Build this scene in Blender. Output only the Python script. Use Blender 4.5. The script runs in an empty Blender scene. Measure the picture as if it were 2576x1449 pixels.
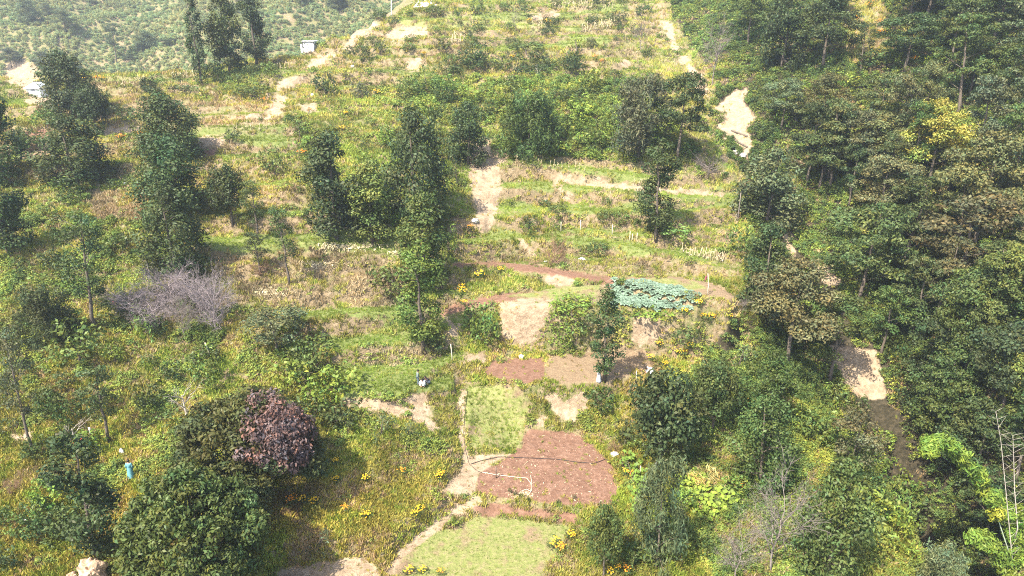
import bpy, math, random
import numpy as np
from mathutils import Vector, Matrix

R = math.radians
rng = np.random.default_rng(7)
random.seed(7)
scn = bpy.context.scene
col = scn.collection

# ------------------------------------------------------------------ camera, sky, sun, exposure
PITCH = R(20.0)
FPX = 1024 * 24.0 / 36.0
CAMZ = 50.0
cd = bpy.data.cameras.new('camera'); cam = bpy.data.objects.new('camera', cd); col.objects.link(cam)
cd.lens = 24.0; cd.sensor_width = 36.0; cd.clip_start = 0.5; cd.clip_end = 3000
cam.location = (0, 0, CAMZ); cam.rotation_euler = (math.pi / 2 - PITCH, 0, 0)
scn.camera = cam

SUN_EL = R(54); SX, SY = -0.66, -0.75
wl = bpy.data.worlds.new('World'); scn.world = wl; wl.use_nodes = True
nt = wl.node_tree
sky = nt.nodes.new('ShaderNodeTexSky'); sky.sky_type = 'NISHITA'; sky.sun_disc = False
sky.sun_elevation = SUN_EL; sky.sun_rotation = math.atan2(SX, SY)
sky.air_density = 1.0; sky.dust_density = 2.0
bg = nt.nodes['Background']; bg.inputs['Strength'].default_value = 0.15
nt.links.new(sky.outputs[0], bg.inputs[0])
sl = bpy.data.lights.new('sun', 'SUN'); so = bpy.data.objects.new('sun', sl); col.objects.link(so)
sl.energy = 5.0; sl.angle = R(0.5); sl.color = (1.0, 0.92, 0.79)
n_ = math.hypot(SX, SY)
sdir = Vector((SX / n_ * math.cos(SUN_EL), SY / n_ * math.cos(SUN_EL), math.sin(SUN_EL)))
so.rotation_euler = sdir.to_track_quat('Z', 'Y').to_euler()
so.location = (0, 0, 120)
vs = scn.view_settings
vs.view_transform = 'Standard'; vs.look = 'None'; vs.gamma = 1.0; vs.use_curve_mapping = False
vs.exposure = 1.5
scn.cycles.filter_width = 1.1; scn.cycles.use_denoising = False; scn.cycles.denoiser = 'OPENIMAGEDENOISE'; scn.cycles.denoising_input_passes = 'RGB_ALBEDO_NORMAL'; scn.cycles.denoising_prefilter = 'ACCURATE'
scn.cycles.max_bounces = 6; scn.cycles.diffuse_bounces = 3; scn.cycles.transmission_bounces = 3
scn.cycles.transparent_max_bounces = 4; scn.cycles.volume_bounces = 0
scn.cycles.sample_clamp_indirect = 4.0

# ------------------------------------------------------------------ pixel <-> place (photo frame 2576 x 1449)
SC = 1024.0 / 2576.0
sp, cp = math.sin(PITCH), math.cos(PITCH)
def ray(x, y):
    a = (x * SC - 512) / FPX; b = (288 - y * SC) / FPX
    return a, cp + b * sp, -sp + b * cp
def K(y):                       # height per metre of ground distance along picture row y
    b = (288 - y * SC) / FPX
    return (-sp + b * cp) / (cp + b * sp)
def pix(X, Y, Z):               # camera-relative place -> photo pixel (arrays)
    d = Y * cp - Z * sp
    u = Y * sp + Z * cp
    return (512 + FPX * X / d) / SC, (288 - FPX * u / d) / SC
def at_y(x, y, Y):
    a, dy, dz = ray(x, y); t = Y / dy
    return np.array((a * t, Y, dz * t))
def at_z(x, y, z):
    a, dy, dz = ray(x, y); t = z / dz
    return np.array((a * t, dy * t, z))

# ------------------------------------------------------------------ noise
def _h(ix, iy, s):
    n = (ix.astype(np.int64) * 374761393 + iy.astype(np.int64) * 668265263 + s * 1442695041) & 0x7fffffff
    n = ((n ^ (n >> 13)) * 1274126177) & 0x7fffffff
    return ((n ^ (n >> 16)) & 0xffff) / 65535.0
def vnoise(x, y, s=0):
    x = np.asarray(x, float); y = np.asarray(y, float)
    ix = np.floor(x); iy = np.floor(y); fx = x - ix; fy = y - iy
    fx = fx * fx * (3 - 2 * fx); fy = fy * fy * (3 - 2 * fy)
    a = _h(ix, iy, s); b = _h(ix + 1, iy, s); c = _h(ix, iy + 1, s); d = _h(ix + 1, iy + 1, s)
    return (a * (1 - fx) + b * fx) * (1 - fy) + (c * (1 - fx) + d * fx) * fy
def fbm(x, y, s=0, o=4):
    r = 0; amp = 0.5; t = 0
    for k in range(o):
        r = r + amp * vnoise(x, y, s + k * 17); t += amp; amp *= 0.5; x = x * 2.03; y = y * 2.03
    return r / t
def sstep(a, b, x):
    t = np.clip((x - a) / (b - a), 0, 1); return t * t * (3 - 2 * t)
def sdpoly(px, py, poly):       # signed distance, positive inside
    poly = np.asarray(poly, float); n = len(poly)
    d = np.full(px.shape, 1e9); ins = np.zeros(px.shape, bool)
    for i in range(n):
        x1, y1 = poly[i]; x2, y2 = poly[(i + 1) % n]
        ex, ey = x2 - x1, y2 - y1; L = ex * ex + ey * ey + 1e-12
        t = np.clip(((px - x1) * ex + (py - y1) * ey) / L, 0, 1)
        d = np.minimum(d, np.hypot(px - x1 - t * ex, py - y1 - t * ey))
        c = ((y1 > py) != (y2 > py)) & (px < (x2 - x1) * (py - y1) / ((y2 - y1) if y2 != y1 else 1e-9) + x1)
        ins ^= c
    return np.where(ins, d, -d)
def dline(px, py, pts):         # distance to a polyline and parameter value of a third column
    pts = np.asarray(pts, float); d = np.full(px.shape, 1e9); val = np.zeros(px.shape)
    for i in range(len(pts) - 1):
        x1, y1 = pts[i][:2]; x2, y2 = pts[i + 1][:2]
        ex, ey = x2 - x1, y2 - y1; L = ex * ex + ey * ey + 1e-12
        t = np.clip(((px - x1) * ex + (py - y1) * ey) / L, 0, 1)
        dd = np.hypot(px - x1 - t * ex, py - y1 - t * ey)
        m = dd < d; d = np.where(m, dd, d)
        if pts.shape[1] > 2:
            val = np.where(m, pts[i][2] * (1 - t) + pts[i + 1][2] * t, val)
    return d, val

# ------------------------------------------------------------------ terrain shape: smooth hill through surveyed points
CP = []
def cps(x, rows):
    for y, Y in rows: CP.append(at_y(x, y, Y))
cps(1290, [(1540, 37), (1449, 40), (1260, 47.8), (1087, 58.3), (958, 62), (885, 68.8), (747, 72), (712, 76.7), (659, 82), (566, 88), (478, 94.4),
           (415, 99), (327, 108), (214, 124), (126, 144), (75, 160), (0, 188), (-40, 215)])
cps(1640, [(1449, 40), (1260, 47.5), (1087, 58), (958, 62), (885, 69), (747, 73), (712, 77), (659, 82), (566, 88.5), (478, 95), (415, 100), (327, 108)])
cps(120, [(1540, 35), (1449, 38), (1192, 47), (958, 57), (755, 66), (604, 76), (402, 95), (277, 115), (205, 135)])
cps(-300, [(1449, 37), (958, 56), (604, 74), (277, 112), (205, 132)])
cps(750, [(1540, 36), (1449, 38.5), (1192, 48), (1060, 54), (958, 59), (860, 64), (780, 68), (650, 76), (560, 82), (450, 91), (330, 105), (240, 120), (180, 135)])
cps(1050, [(960, 60), (860, 66.5), (640, 79), (470, 92.5), (240, 122), (110, 146), (20, 175)])
for x, y, Y in [(1690, 60, 160), (1751, 231, 125), (1850, 390, 106), (1980, 604, 90), (2088, 709, 82), (2138, 943, 70), (2251, 1056, 66),
                (2335, 1182, 61), (2402, 1408, 53.5), (2430, 1510, 50),
                (2576, 724, 71), (2576, 500, 82), (2576, 250, 97), (2576, 0, 118), (2264, 250, 110), (2264, 0, 132), (2012, 0, 150), (2012, 250, 115),
                (2576, 1006, 58), (2576, 1258, 52), (2576, 1449, 46.5), (2415, 755, 76), (2264, 604, 87), (2400, 1040, 62), (2900, 700, 66), (2900, 1300, 48),
                (2900, 200, 95), (2900, 0, 108), (1912, 1107, 56), (2012, 1308, 46), (2138, 1409, 43.5), (2275, 1409, 44.5), (2180, 1150, 55), (2230, 1250, 50.5), (1861, 830, 70), (1962, 755, 77), (1900, 640, 84),
                (1760, 480, 96), (1700, 330, 110)]:
    CP.append(at_y(x, y, Y))
CP = np.array(CP)
def tps_fit(P, z, lam=0.15):
    n = len(P); s = 50.0; Q = P / s
    r = np.hypot(Q[:, None, 0] - Q[None, :, 0], Q[:, None, 1] - Q[None, :, 1])
    Kk = np.where(r > 0, r * r * np.log(r + 1e-12), 0) + lam * 0.02 * np.eye(n)
    Pm = np.c_[np.ones(n), Q]; A = np.block([[Kk, Pm], [Pm.T, np.zeros((3, 3))]])
    return np.linalg.solve(A, np.r_[z, 0, 0, 0]), Q, s
TW, TQ, TS = tps_fit(CP[:, :2], CP[:, 2])
def tps(X, Y):
    x = X / TS; y = Y / TS; o = TW[-3] + TW[-2] * x + TW[-1] * y
    for w, (qx, qy) in zip(TW[:-3], TQ):
        r2 = (x - qx) ** 2 + (y - qy) ** 2 + 1e-12
        o = o + w * 0.5 * r2 * np.log(r2)
    return o

NA, NR = 700, 590
A0, A1, Y0, Y1 = -1.12, 1.12, 25.0, 245.0
av = np.linspace(A0, A1, NA); lv = np.linspace(math.log(Y0), math.log(Y1), NR)
GA, GL = np.meshgrid(av, lv); GY = np.exp(GL); GX = GA * GY
S = tps(GX, GY)
crest = [at_y(-900, 210, 128), at_y(-100, 208, 136), at_y(120, 205, 138), at_y(380, 188, 140), at_y(580, 168, 142), at_y(760, 130, 146), at_y(900, 70, 158), at_y(1010, 20, 172), at_y(1075, -8, 182), at_y(1110, -60, 240)]
crest = [c[:2] for c in crest]
far_poly = crest + [(-10, 600), (-700, 600), (-700, 100)]
fd = sdpoly(GX, GY, far_poly)
S = S - 0.75 * np.maximum(0, np.sqrt(np.maximum(fd, 0) ** 2 + 4) - 2) * (fd > 0)
S = np.maximum(S, -44 - 4 * fbm(GX / 20, GY / 20, 3) + 0 * S)
S = S + (fbm(GX / 9, GY / 9, 1, 4) - 0.5) * 1.6 * np.clip(GY / 90, 0.5, 1.4)
Z = S.copy()
def hz(X, Y, arr=None):
    arr = Z if arr is None else arr
    X = np.asarray(X, float); Y = np.clip(np.asarray(Y, float), Y0 + .01, Y1 - .01)
    i = np.clip((X / Y - A0) / (A1 - A0) * (NA - 1), 0, NA - 1.001); j = (np.log(Y) - lv[0]) / (lv[-1] - lv[0]) * (NR - 1)
    i0 = i.astype(int); j0 = j.astype(int); fi = i - i0; fj = j - j0
    return (arr[j0, i0] * (1 - fi) + arr[j0, i0 + 1] * fi) * (1 - fj) + (arr[j0 + 1, i0] * (1 - fi) + arr[j0 + 1, i0 + 1] * fi) * fj
def cast(x, y, arr=None):       # photo pixel -> point on the ground (camera-relative)
    a, dy, dz = ray(x, y)
    Ys = np.exp(np.linspace(lv[0] + .001, lv[-1] - .001, 2600))
    g = hz(Ys * a / dy, Ys, arr); r = Ys * dz / dy
    k = np.nonzero(r < g)[0]
    if len(k) == 0: return None
    k = max(k[0], 1); e0 = r[k - 1] - g[k - 1]; e1 = r[k] - g[k]
    t = e0 / (e0 - e1 + 1e-9); Yh = Ys[k - 1] * (1 - t) + Ys[k] * t
    return np.array((Yh * a / dy, Yh, float(hz(Yh * a / dy, Yh, arr))))

U, V = pix(GX, GY, S)
# contour terraces cut by hand over most of the slope
terr = 0.25 + 0.75 * np.maximum.reduce([
    sstep(-40, 40, sdpoly(U, V, [(650, 720), (1040, 660), (1180, 660), (1180, 980), (860, 1010), (800, 860)])),
    sstep(-30, 30, sdpoly(U, V, [(1240, 390), (1840, 440), (1880, 700), (1150, 670), (1120, 560)])),
    sstep(-30, 30, sdpoly(U, V, [(640, 60), (1700, -20), (1680, 130), (1560, 200), (640, 250)])),
    sstep(-30, 30, sdpoly(U, V, [(0, 200), (560, 190), (760, 330), (720, 470), (0, 480)])),
    sstep(-40, 40, sdpoly(U, V, [(500, 480), (1000, 480), (1000, 680), (500, 700)]))])
terr = terr * (1 - sstep(0, 60, sdpoly(U, V, [(1700, 0), (1900, 400), (1990, 600), (2080, 1000), (2300, 1449), (2800, 1449), (2800, -100), (1700, -100)])))
Wz = S + (fbm(GX / 14, GY / 14, 5, 3) - 0.5) * 2.2
step = 2.0
tq = Wz / step; fr = tq - np.floor(tq)
tz = step * (np.floor(tq) + sstep(0.50, 0.93, fr)) + (S - Wz)
tstrong = sstep(.55, .85, terr)
trd = tstrong * (1 - sstep(.40, .50, fr)) * sstep(.0, .06, fr); rsr = tstrong * sstep(.50, .58, fr) * (1 - sstep(.88, .96, fr))
Z = S * (1 - terr) + tz * terr

# level fields: outline in the photo, laid on a horizontal plane
FIELDS = {
    'seed': ([(960, 1500), (985, 1449), (1010, 1400), (1100, 1335), (1190, 1275), (1230, 1266), (1330, 1272), (1460, 1292), (1450, 1330), (1420, 1370), (1380, 1420), (1360, 1460), (1340, 1520)], -37.3, .5),
    'red': ([(1180, 1150), (1290, 1138), (1300, 1112), (1320, 1092), (1440, 1087), (1480, 1107), (1540, 1170), (1560, 1240), (1550, 1278), (1450, 1275), (1250, 1250), (1195, 1245), (1110, 1240), (1150, 1190)], -36.3, .5),
    'pink': ([(1200, 942), (1240, 908), (1330, 892), (1480, 887), (1600, 880), (1650, 885), (1655, 905), (1640, 930), (1560, 952), (1440, 966), (1290, 967), (1215, 952)], -32.6, .4),
    'cab': ([(1270, 752), (1400, 722), (1520, 715), (1600, 722), (1760, 762), (1755, 785), (1640, 778), (1540, 768), (1400, 768), (1290, 768)], -27.4, .35),
    'bed': ([(1540, 704), (1640, 690), (1740, 700), (1800, 715), (1855, 745), (1830, 760), (1700, 742), (1600, 722)], -26.3, .35),
    'low': ([(690, 1470), (720, 1420), (800, 1410), (930, 1400), (960, 1449), (960, 1490)], -37.0, .4),
}
for k, (poly, z, soft) in FIELDS.items():
    P = [at_z(x, y, z)[:2] for x, y in poly]
    d = sdpoly(GX, GY, P)
    w = sstep(-1.1, 0.25, d)
    Z = Z * (1 - w) + (z + (fbm(GX / 1.5, GY / 1.5, 9, 3) - .5) * 0.12) * w
# benches: terrace treads and footpaths, following the hill
BENCH = [
    ('tread', 1.0, [(790, 792), (900, 783), (1040, 776)]), ('tread', 1.0, [(830, 862), (940, 858), (1055, 850)]), ('tread', .9, [(850, 935), (960, 932), (1080, 925)]),
    ('tread', .8, [(880, 985), (1000, 982), (1120, 960)]),
    ('path', 1.0, [(1150, 667), (1250, 664), (1330, 673), (1430, 688), (1520, 700), (1600, 706)]),
    ('path', 0.9, [(1118, 785), (1180, 762), (1250, 748), (1330, 740)]),
    ('tread', 1.2, [(1250, 398), (1400, 415), (1560, 435), (1650, 448)]), ('tread', 1.2, [(1270, 466), (1420, 468), (1560, 478), (1700, 492), (1840, 497)]),
    ('tread', 1.2, [(1270, 522), (1400, 525), (1540, 530), (1620, 525), (1700, 540)]), ('tread', 1.0, [(1240, 592), (1400, 600), (1560, 612), (1700, 640), (1840, 675)]),
    ('tread', 1.5, [(500, 600), (600, 618), (690, 610)]), ('tread', 1.4, [(780, 605), (900, 615), (1000, 640)]),
    ('tread', 1.6, [(500, 318), (620, 320), (700, 318)]), ('tread', 1.6, [(480, 345), (600, 348), (700, 355)]), ('tread', 1.6, [(510, 290), (640, 285)]),
    ('tread', 2.0, [(690, 98), (740, 100), (790, 106)]), ('tread', 2.2, [(1020, 50), (1130, 48), (1300, 62), (1440, 70)]), ('tread', 2.0, [(1280, 118), (1420, 112), (1520, 100)]),
    ('tread', 2.0, [(1210, 40), (1300, 38), (1420, 40), (1540, 30)]), ('tread', 2.0, [(1200, 12), (1300, 10), (1440, 14), (1560, 20)]),
    ('tread', 1.6, [(60, 390), (120, 378), (180, 372)]), ('tread', 1.8, [(230, 210), (330, 205), (470, 200)]),
    ('path', .5, [(985, 1440), (1010, 1392), (1090, 1330), (1160, 1282), (1200, 1258)]), ('path', .3, [(1172, 1150), (1160, 1100), (1169, 1050), (1158, 1010), (1166, 980)]),
]
ZT = Z.copy(); BL = []
for kind, hw, pts in BENCH:
    pl = []
    for x, y in pts:
        c = cast(x, y, ZT)
        if c is not None: pl.append(c)
    if len(pl) < 2: continue
    BL.append((kind, hw, pl))
    d, val = dline(GX, GY, pl)
    w = 1 - sstep(hw * 0.75, hw * 0.75 + 0.9, d)
    Z = Z * (1 - w) + val * w
# gully bed and small relief
gul = [cast(x, y, ZT) for x, y in [(1690, 75), (1720, 150), (1770, 230), (1850, 380), (1980, 610), (2090, 710), (2138, 930), (2240, 1050), (2330, 1190), (2400, 1408)]]
gd, _ = dline(GX, GY, [g[:2] for g in gul if g is not None])
Z = Z - (1.0 + 6.0 * sstep(980, 1150, V)) * np.exp(-(gd / (2.4 + 1.0 * sstep(980, 1150, V))) ** 2)
U, V = pix(GX, GY, Z)

# ------------------------------------------------------------------ ground zones (outlines in the photo)
SAND = [
    [(1260, 757), (1392, 742), (1380, 800), (1350, 850), (1312, 877), (1270, 850), (1255, 800)], [(1596, 790), (1690, 812), (1680, 832), (1640, 866), (1588, 868), (1590, 820)],
    [(1345, 985), (1400, 990), (1420, 1010), (1475, 975), (1482, 1030), (1440, 1062), (1400, 1050), (1380, 1012)], [(1355, 1040), (1380, 1050), (1370, 1075), (1345, 1075)],
    [(1200, 352), (1230, 342), (1232, 380), (1285, 385), (1255, 430), (1262, 470), (1245, 560), (1225, 587), (1195, 580), (1200, 520), (1180, 460), (1178, 420)],
    [(1370, 438), (1500, 448), (1622, 466), (1820, 486), (1820, 496), (1620, 482), (1500, 470), (1400, 456)],
    [(862, 72), (900, 55), (925, 40), (955, 60), (925, 92), (900, 100), (885, 128), (860, 125), (880, 95)],
    [(955, 92), (1000, 70), (1085, 58), (1070, 92), (990, 104)], [(1025, 150), (1060, 145), (1055, 180), (1020, 178)], [(752, 262), (800, 258), (800, 282), (760, 284)],
    [(1660, 52), (1692, 60), (1702, 112), (1762, 180), (1790, 245), (1760, 244), (1720, 170), (1690, 122), (1678, 90)],
    [(1798, 268), (1830, 245), (1862, 212), (1884, 218), (1876, 262), (1905, 290), (1880, 325), (1898, 372), (1882, 405), (1862, 398), (1850, 350), (1822, 352), (1806, 318), (1826, 296), (1800, 290)],
    [(1968, 588), (1996, 588), (2002, 640), (1985, 672)], [(2040, 650), (2120, 700), (2110, 722), (2070, 712)], [(2085, 868), (2205, 880), (2225, 960), (2235, 1005), (2160, 1002), (2098, 930)],
    [(690, 1470), (715, 1424), (800, 1412), (925, 1402), (960, 1449), (960, 1500)],
    [(1178, 1148), (1292, 1140), (1250, 1165), (1205, 1190), (1192, 1248), (1105, 1242), (1150, 1190)],
    [(1440, 1125 + 160), (1400, 1255 + 60), (1340, 1330), (1290, 1400), (1300, 1440), (1350, 1440), (1400, 1380)],
    [(1330, 40), (1400, 25), (1410, 45), (1340, 55)], [(1560, 148), (1588, 150), (1582, 170), (1555, 168)], [(20, 165), (90, 150), (100, 200), (70, 230), (25, 215)],
    [(60, 245), (125, 240), (128, 262), (70, 268)], [(255, 322), (345, 314), (352, 338), (262, 346)], [(205, 168), (250, 172), (240, 182), (205, 180)],
    [(490, 345), (565, 340), (560, 365), (500, 372)], [(690, 240), (740, 250), (690, 300), (660, 310)], [(870, 1000), (960, 1010), (1010, 1015), (1060, 1040), (1110, 1075), (1090, 1085), (1020, 1050), (860, 1025)],
    [(1020, 990), (1070, 990), (1090, 1050), (1040, 1030)], [(1160, 895), (1215, 890), (1225, 915), (1165, 915)], [(1300, 600), (1315, 602), (1350, 640), (1340, 650)],
    [(1395, 455), (1420, 460), (1410, 475), (1390, 470)], [(1410, 480), (1440, 482), (1430, 510), (1415, 510)], [(1120, 800), (1160, 815), (1150, 850), (1130, 845)], [(1380, 680), (1440, 685), (1450, 720), (1370, 725)],
    [(800, 140), (845, 128), (850, 140), (800, 172), (770, 180), (775, 160)], [(700, 205), (735, 195), (770, 190), (745, 215), (715, 235), (690, 228)], [(560, 292), (640, 286), (660, 296), (570, 302)], [(30, 1095), (85, 1085), (80, 1125), (35, 1120)],
]
RED = [
    [(1205, 1192), (1250, 1165), (1292, 1140), (1300, 1112), (1322, 1092), (1440, 1088), (1480, 1108), (1540, 1170), (1555, 1240), (1545, 1278), (1450, 1275), (1250, 1250), (1195, 1242)],
    [(1190, 1275), (1230, 1264), (1455, 1290), (1445, 1320), (1330, 1305), (1200, 1290)], [(1210, 1290), (1245, 1290), (1245, 1449), (1215, 1449)],
    [(1118, 788), (1180, 760), (1290, 740), (1300, 755), (1200, 770), (1130, 792)], [(1210, 662), (1330, 668), (1520, 696), (1560, 704), (1540, 722), (1400, 692), (1210, 672)],
    [(1205, 940), (1240, 908), (1330, 895), (1370, 895), (1372, 962), (1290, 965), (1215, 952)], [(60, 330), (115, 325), (125, 350), (50, 358)], [(674, 52), (708, 56), (700, 80), (680, 78)],
    [(1280, 960 + 220), (1330, 1080), (1420, 1085), (1420, 1120), (1310, 1130)], [(500, 380), (545, 375), (540, 395), (495, 400)],
]
PINKB = [[(1372, 893), (1480, 887), (1640, 880), (1652, 905), (1636, 928), (1560, 952), (1440, 965), (1372, 964)], [(1545, 703), (1640, 690), (1740, 700), (1800, 714), (1855, 744), (1830, 760), (1700, 742), (1600, 722)],
         [(40, 362), (120, 352), (130, 395), (50, 400)], [(1400, 30), (1380, 45), (1330, 45)]]
SEED = [[(985, 1460), (1015, 1400), (1100, 1338), (1200, 1300), (1330, 1308), (1440, 1322), (1420, 1370), (1380, 1420), (1360, 1470)], [(1175, 975), (1300, 965), (1330, 1000), (1312, 1128), (1185, 1128), (1168, 1050)],
        [(1590, 708), (1650, 697), (1740, 706), (1780, 726), (1700, 730), (1620, 718)], [(1275, 745), (1420, 720), (1510, 716), (1500, 745), (1400, 752)],
        [(1000, 45), (1080, 38), (1300, 55), (1450, 65), (1430, 80), (1200, 80), (1010, 62)], [(690, 92), (790, 98), (800, 112), (690, 112)]]
def wmask(polys, e=15):
    w = np.zeros(U.shape)
    for p in polys: 
        q = np.array(p); m = (U > q[:, 0].min() - 60) & (U < q[:, 0].max() + 60) & (V > q[:, 1].min() - 60) & (V < q[:, 1].max() + 60) & (GY < 245)
        if not m.any(): continue
        d = sdpoly(U[m], V[m], p); w[m] = np.maximum(w[m], sstep(-e, e, d))
    return w
wS = wmask(SAND); wR = wmask(RED, 15); wP = wmask(PINKB, 15); wG = wmask(SEED, 18)
slope_gy = np.gradient(Z, axis=0) / np.gradient(GY, axis=0)
slope_gx = np.gradient(Z, axis=1) / np.gradient(GX, axis=1)
steep = np.hypot(slope_gx, slope_gy)
gully_w = np.exp(-(gd / 2.0) ** 2) * sstep(700, 800, V) * sstep(1900, 2000, U)
wD = sstep(0.75, 1.3, steep) * (0.35 + 0.65 * fbm(GX / 3, GY / 3, 31))
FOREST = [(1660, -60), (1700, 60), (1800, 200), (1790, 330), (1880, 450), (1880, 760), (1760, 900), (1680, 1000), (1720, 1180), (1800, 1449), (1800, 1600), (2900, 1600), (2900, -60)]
wK = sstep(-30, 40, sdpoly(U, V, FOREST)) * (1 - sstep(-15, 15, sdpoly(U, V, [(2110, -40), (2225, -40), (2235, 150), (2190, 170), (2130, 160)])))  # dark forest litter; along the ravine its tone also stands in for shade
FARVIEW = fd
wT = np.zeros(U.shape)
for kind, hw, pl in BL:
    d, _ = dline(GX, GY, [p[:2] for p in pl])
    w = 1 - sstep(hw * .8, hw * .8 + .7, d)
    if kind == 'tread': wT = np.maximum(wT, w)
    else: wR = np.maximum(wR, w * (0.62 if pl[0][1] > 60 else 0)); wS = np.maximum(wS, w * (0.7 if pl[0][1] <= 60 else 0))
wD = np.maximum(wD, rsr * (.12 + .62 * fbm(GX / 4, GY / 4, 33)))
wT = np.maximum(wT, trd * (.35 + .6 * fbm(GX / 9, GY / 9, 34)))
wT = wT * (1 - wS) * (1 - wR)
for dp in ([(540, 640), (1040, 620), (1040, 770), (540, 780)], [(230, 205), (470, 195), (500, 320), (250, 340)], [(480, 260), (720, 250), (700, 330), (480, 330)], [(220, 480), (380, 470), (380, 560), (240, 560)], [(1290, 650), (1860, 650), (1870, 700), (1560, 690)], [(1690, 545), (1800, 540), (1850, 640), (1740, 620)], [(700, 60), (860, 60), (820, 160), (680, 170)], [(860, 1180), (1090, 1200), (1000, 1380), (740, 1400)]):
    wD = np.maximum(wD, sstep(-25, 25, sdpoly(U, V, dp)) * (.15 + .75 * fbm(GX / 2.5, GY / 2.5, 37))); wT = wT * (1 - .6 * sstep(-20, 20, sdpoly(U, V, dp)))
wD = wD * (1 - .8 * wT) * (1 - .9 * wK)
for gp in ([(1480, 760), (1860, 775), (1860, 980), (1680, 1000), (1640, 870), (1580, 860)], [(1380, 745), (1500, 745), (1490, 870), (1370, 890)], [(1130, 780), (1260, 770), (1260, 890), (1150, 890)], [(1280, 960), (1570, 960), (1570, 1100), (1300, 1090)]):
    wD = wD * (1 - .75 * sstep(-8, 8, sdpoly(U, V, gp)))
Z = Z + wS * ((fbm(GX / .9, GY / .9, 41, 4) - .5) * .7 + (fbm(GX / .35, GY / 2.2, 43, 2) - .5) * .35) * np.clip(steep * 1.5, .1, 1)

# ------------------------------------------------------------------ material helpers
def newmat(name):
    m = bpy.data.materials.new(name); m.use_nodes = True
    return m, m.node_tree, m.node_tree.nodes['Principled BSDF']
def plain(name, rgb, rough=0.8, var=0.25, scale=6.0, bump=0.0, metal=0.0):
    m, t, b = newmat(name)
    tc = t.nodes.new('ShaderNodeTexCoord'); no = t.nodes.new('ShaderNodeTexNoise'); no.inputs['Scale'].default_value = scale; no.inputs['Detail'].default_value = 6
    t.links.new(tc.outputs['Object'], no.inputs['Vector'])
    mr = t.nodes.new('ShaderNodeMapRange'); mr.inputs['To Min'].default_value = 1 - var; mr.inputs['To Max'].default_value = 1 + var
    mr.inputs['From Min'].default_value = .3; mr.inputs['From Max'].default_value = .7
    t.links.new(no.outputs['Fac'], mr.inputs['Value'])
    vm = t.nodes.new('ShaderNodeVectorMath'); vm.operation = 'SCALE'; vm.inputs[0].default_value = rgb
    t.links.new(mr.outputs[0], vm.inputs['Scale']); t.links.new(vm.outputs[0], b.inputs['Base Color'])
    b.inputs['Roughness'].default_value = rough; b.inputs['Metallic'].default_value = metal
    b.inputs['Specular IOR Level'].default_value = 0.25
    if bump:
        bp = t.nodes.new('ShaderNodeBump'); bp.inputs['Strength'].default_value = bump; t.links.new(no.outputs['Fac'], bp.inputs['Height']); t.links.new(bp.outputs[0], b.inputs['Normal'])
    return m
def leafmat(name, src, trans=0.2, rough=0.5):
    m, t, b = newmat(name)
    lc = t.nodes.new('ShaderNodeAttribute'); lc.attribute_name = 'lc'
    if src == 'inst':
        ti = t.nodes.new('ShaderNodeAttribute'); ti.attribute_type = 'INSTANCER'; ti.attribute_name = 'tint'; tout = ti.outputs['Color']
    else:
        ti = t.nodes.new('ShaderNodeObjectInfo'); tout = ti.outputs['Color']
    mu = t.nodes.new('ShaderNodeVectorMath'); mu.operation = 'MULTIPLY'
    t.links.new(lc.outputs['Color'], mu.inputs[0]); t.links.new(tout, mu.inputs[1])
    t.links.new(mu.outputs[0], b.inputs['Base Color']); b.inputs['Roughness'].default_value = rough; b.inputs['Specular IOR Level'].default_value = 0.18
    tr = t.nodes.new('ShaderNodeBsdfTranslucent')
    m2 = t.nodes.new('ShaderNodeVectorMath'); m2.operation = 'MULTIPLY'; m2.inputs[1].default_value = (1.25, 1.25, 0.6)
    t.links.new(mu.outputs[0], m2.inputs[0]); t.links.new(m2.outputs[0], tr.inputs['Color'])
    mx = t.nodes.new('ShaderNodeMixShader'); mx.inputs[0].default_value = trans
    t.links.new(b.outputs[0], mx.inputs[1]); t.links.new(tr.outputs[0], mx.inputs[2])
    t.links.new(mx.outputs[0], t.nodes['Material Output'].inputs['Surface'])
    return m
M_leaf = leafmat('leaves', 'obj'); M_leafi = leafmat('undergrowth_leaves', 'inst', 0.2, 0.6)
M_bark = plain('bark', (.13, .105, .08), .9, .35, 5, .4)
M_pale = plain('dead_bark', (.42, .37, .31), .9, .25, 6, .3)
M_greytwig = plain('grey_twigs', (.21, .175, .155), .9, .3, 4)
M_browntwig = plain('brown_twigs', (.28, .17, .11), .9, .35, 4)
M_bamboo = plain('bamboo_cane', (.36, .42, .30), .5, .2, 3)
M_straw = plain('dry_stalk', (.55, .46, .28), .9, .2, 5)

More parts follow.
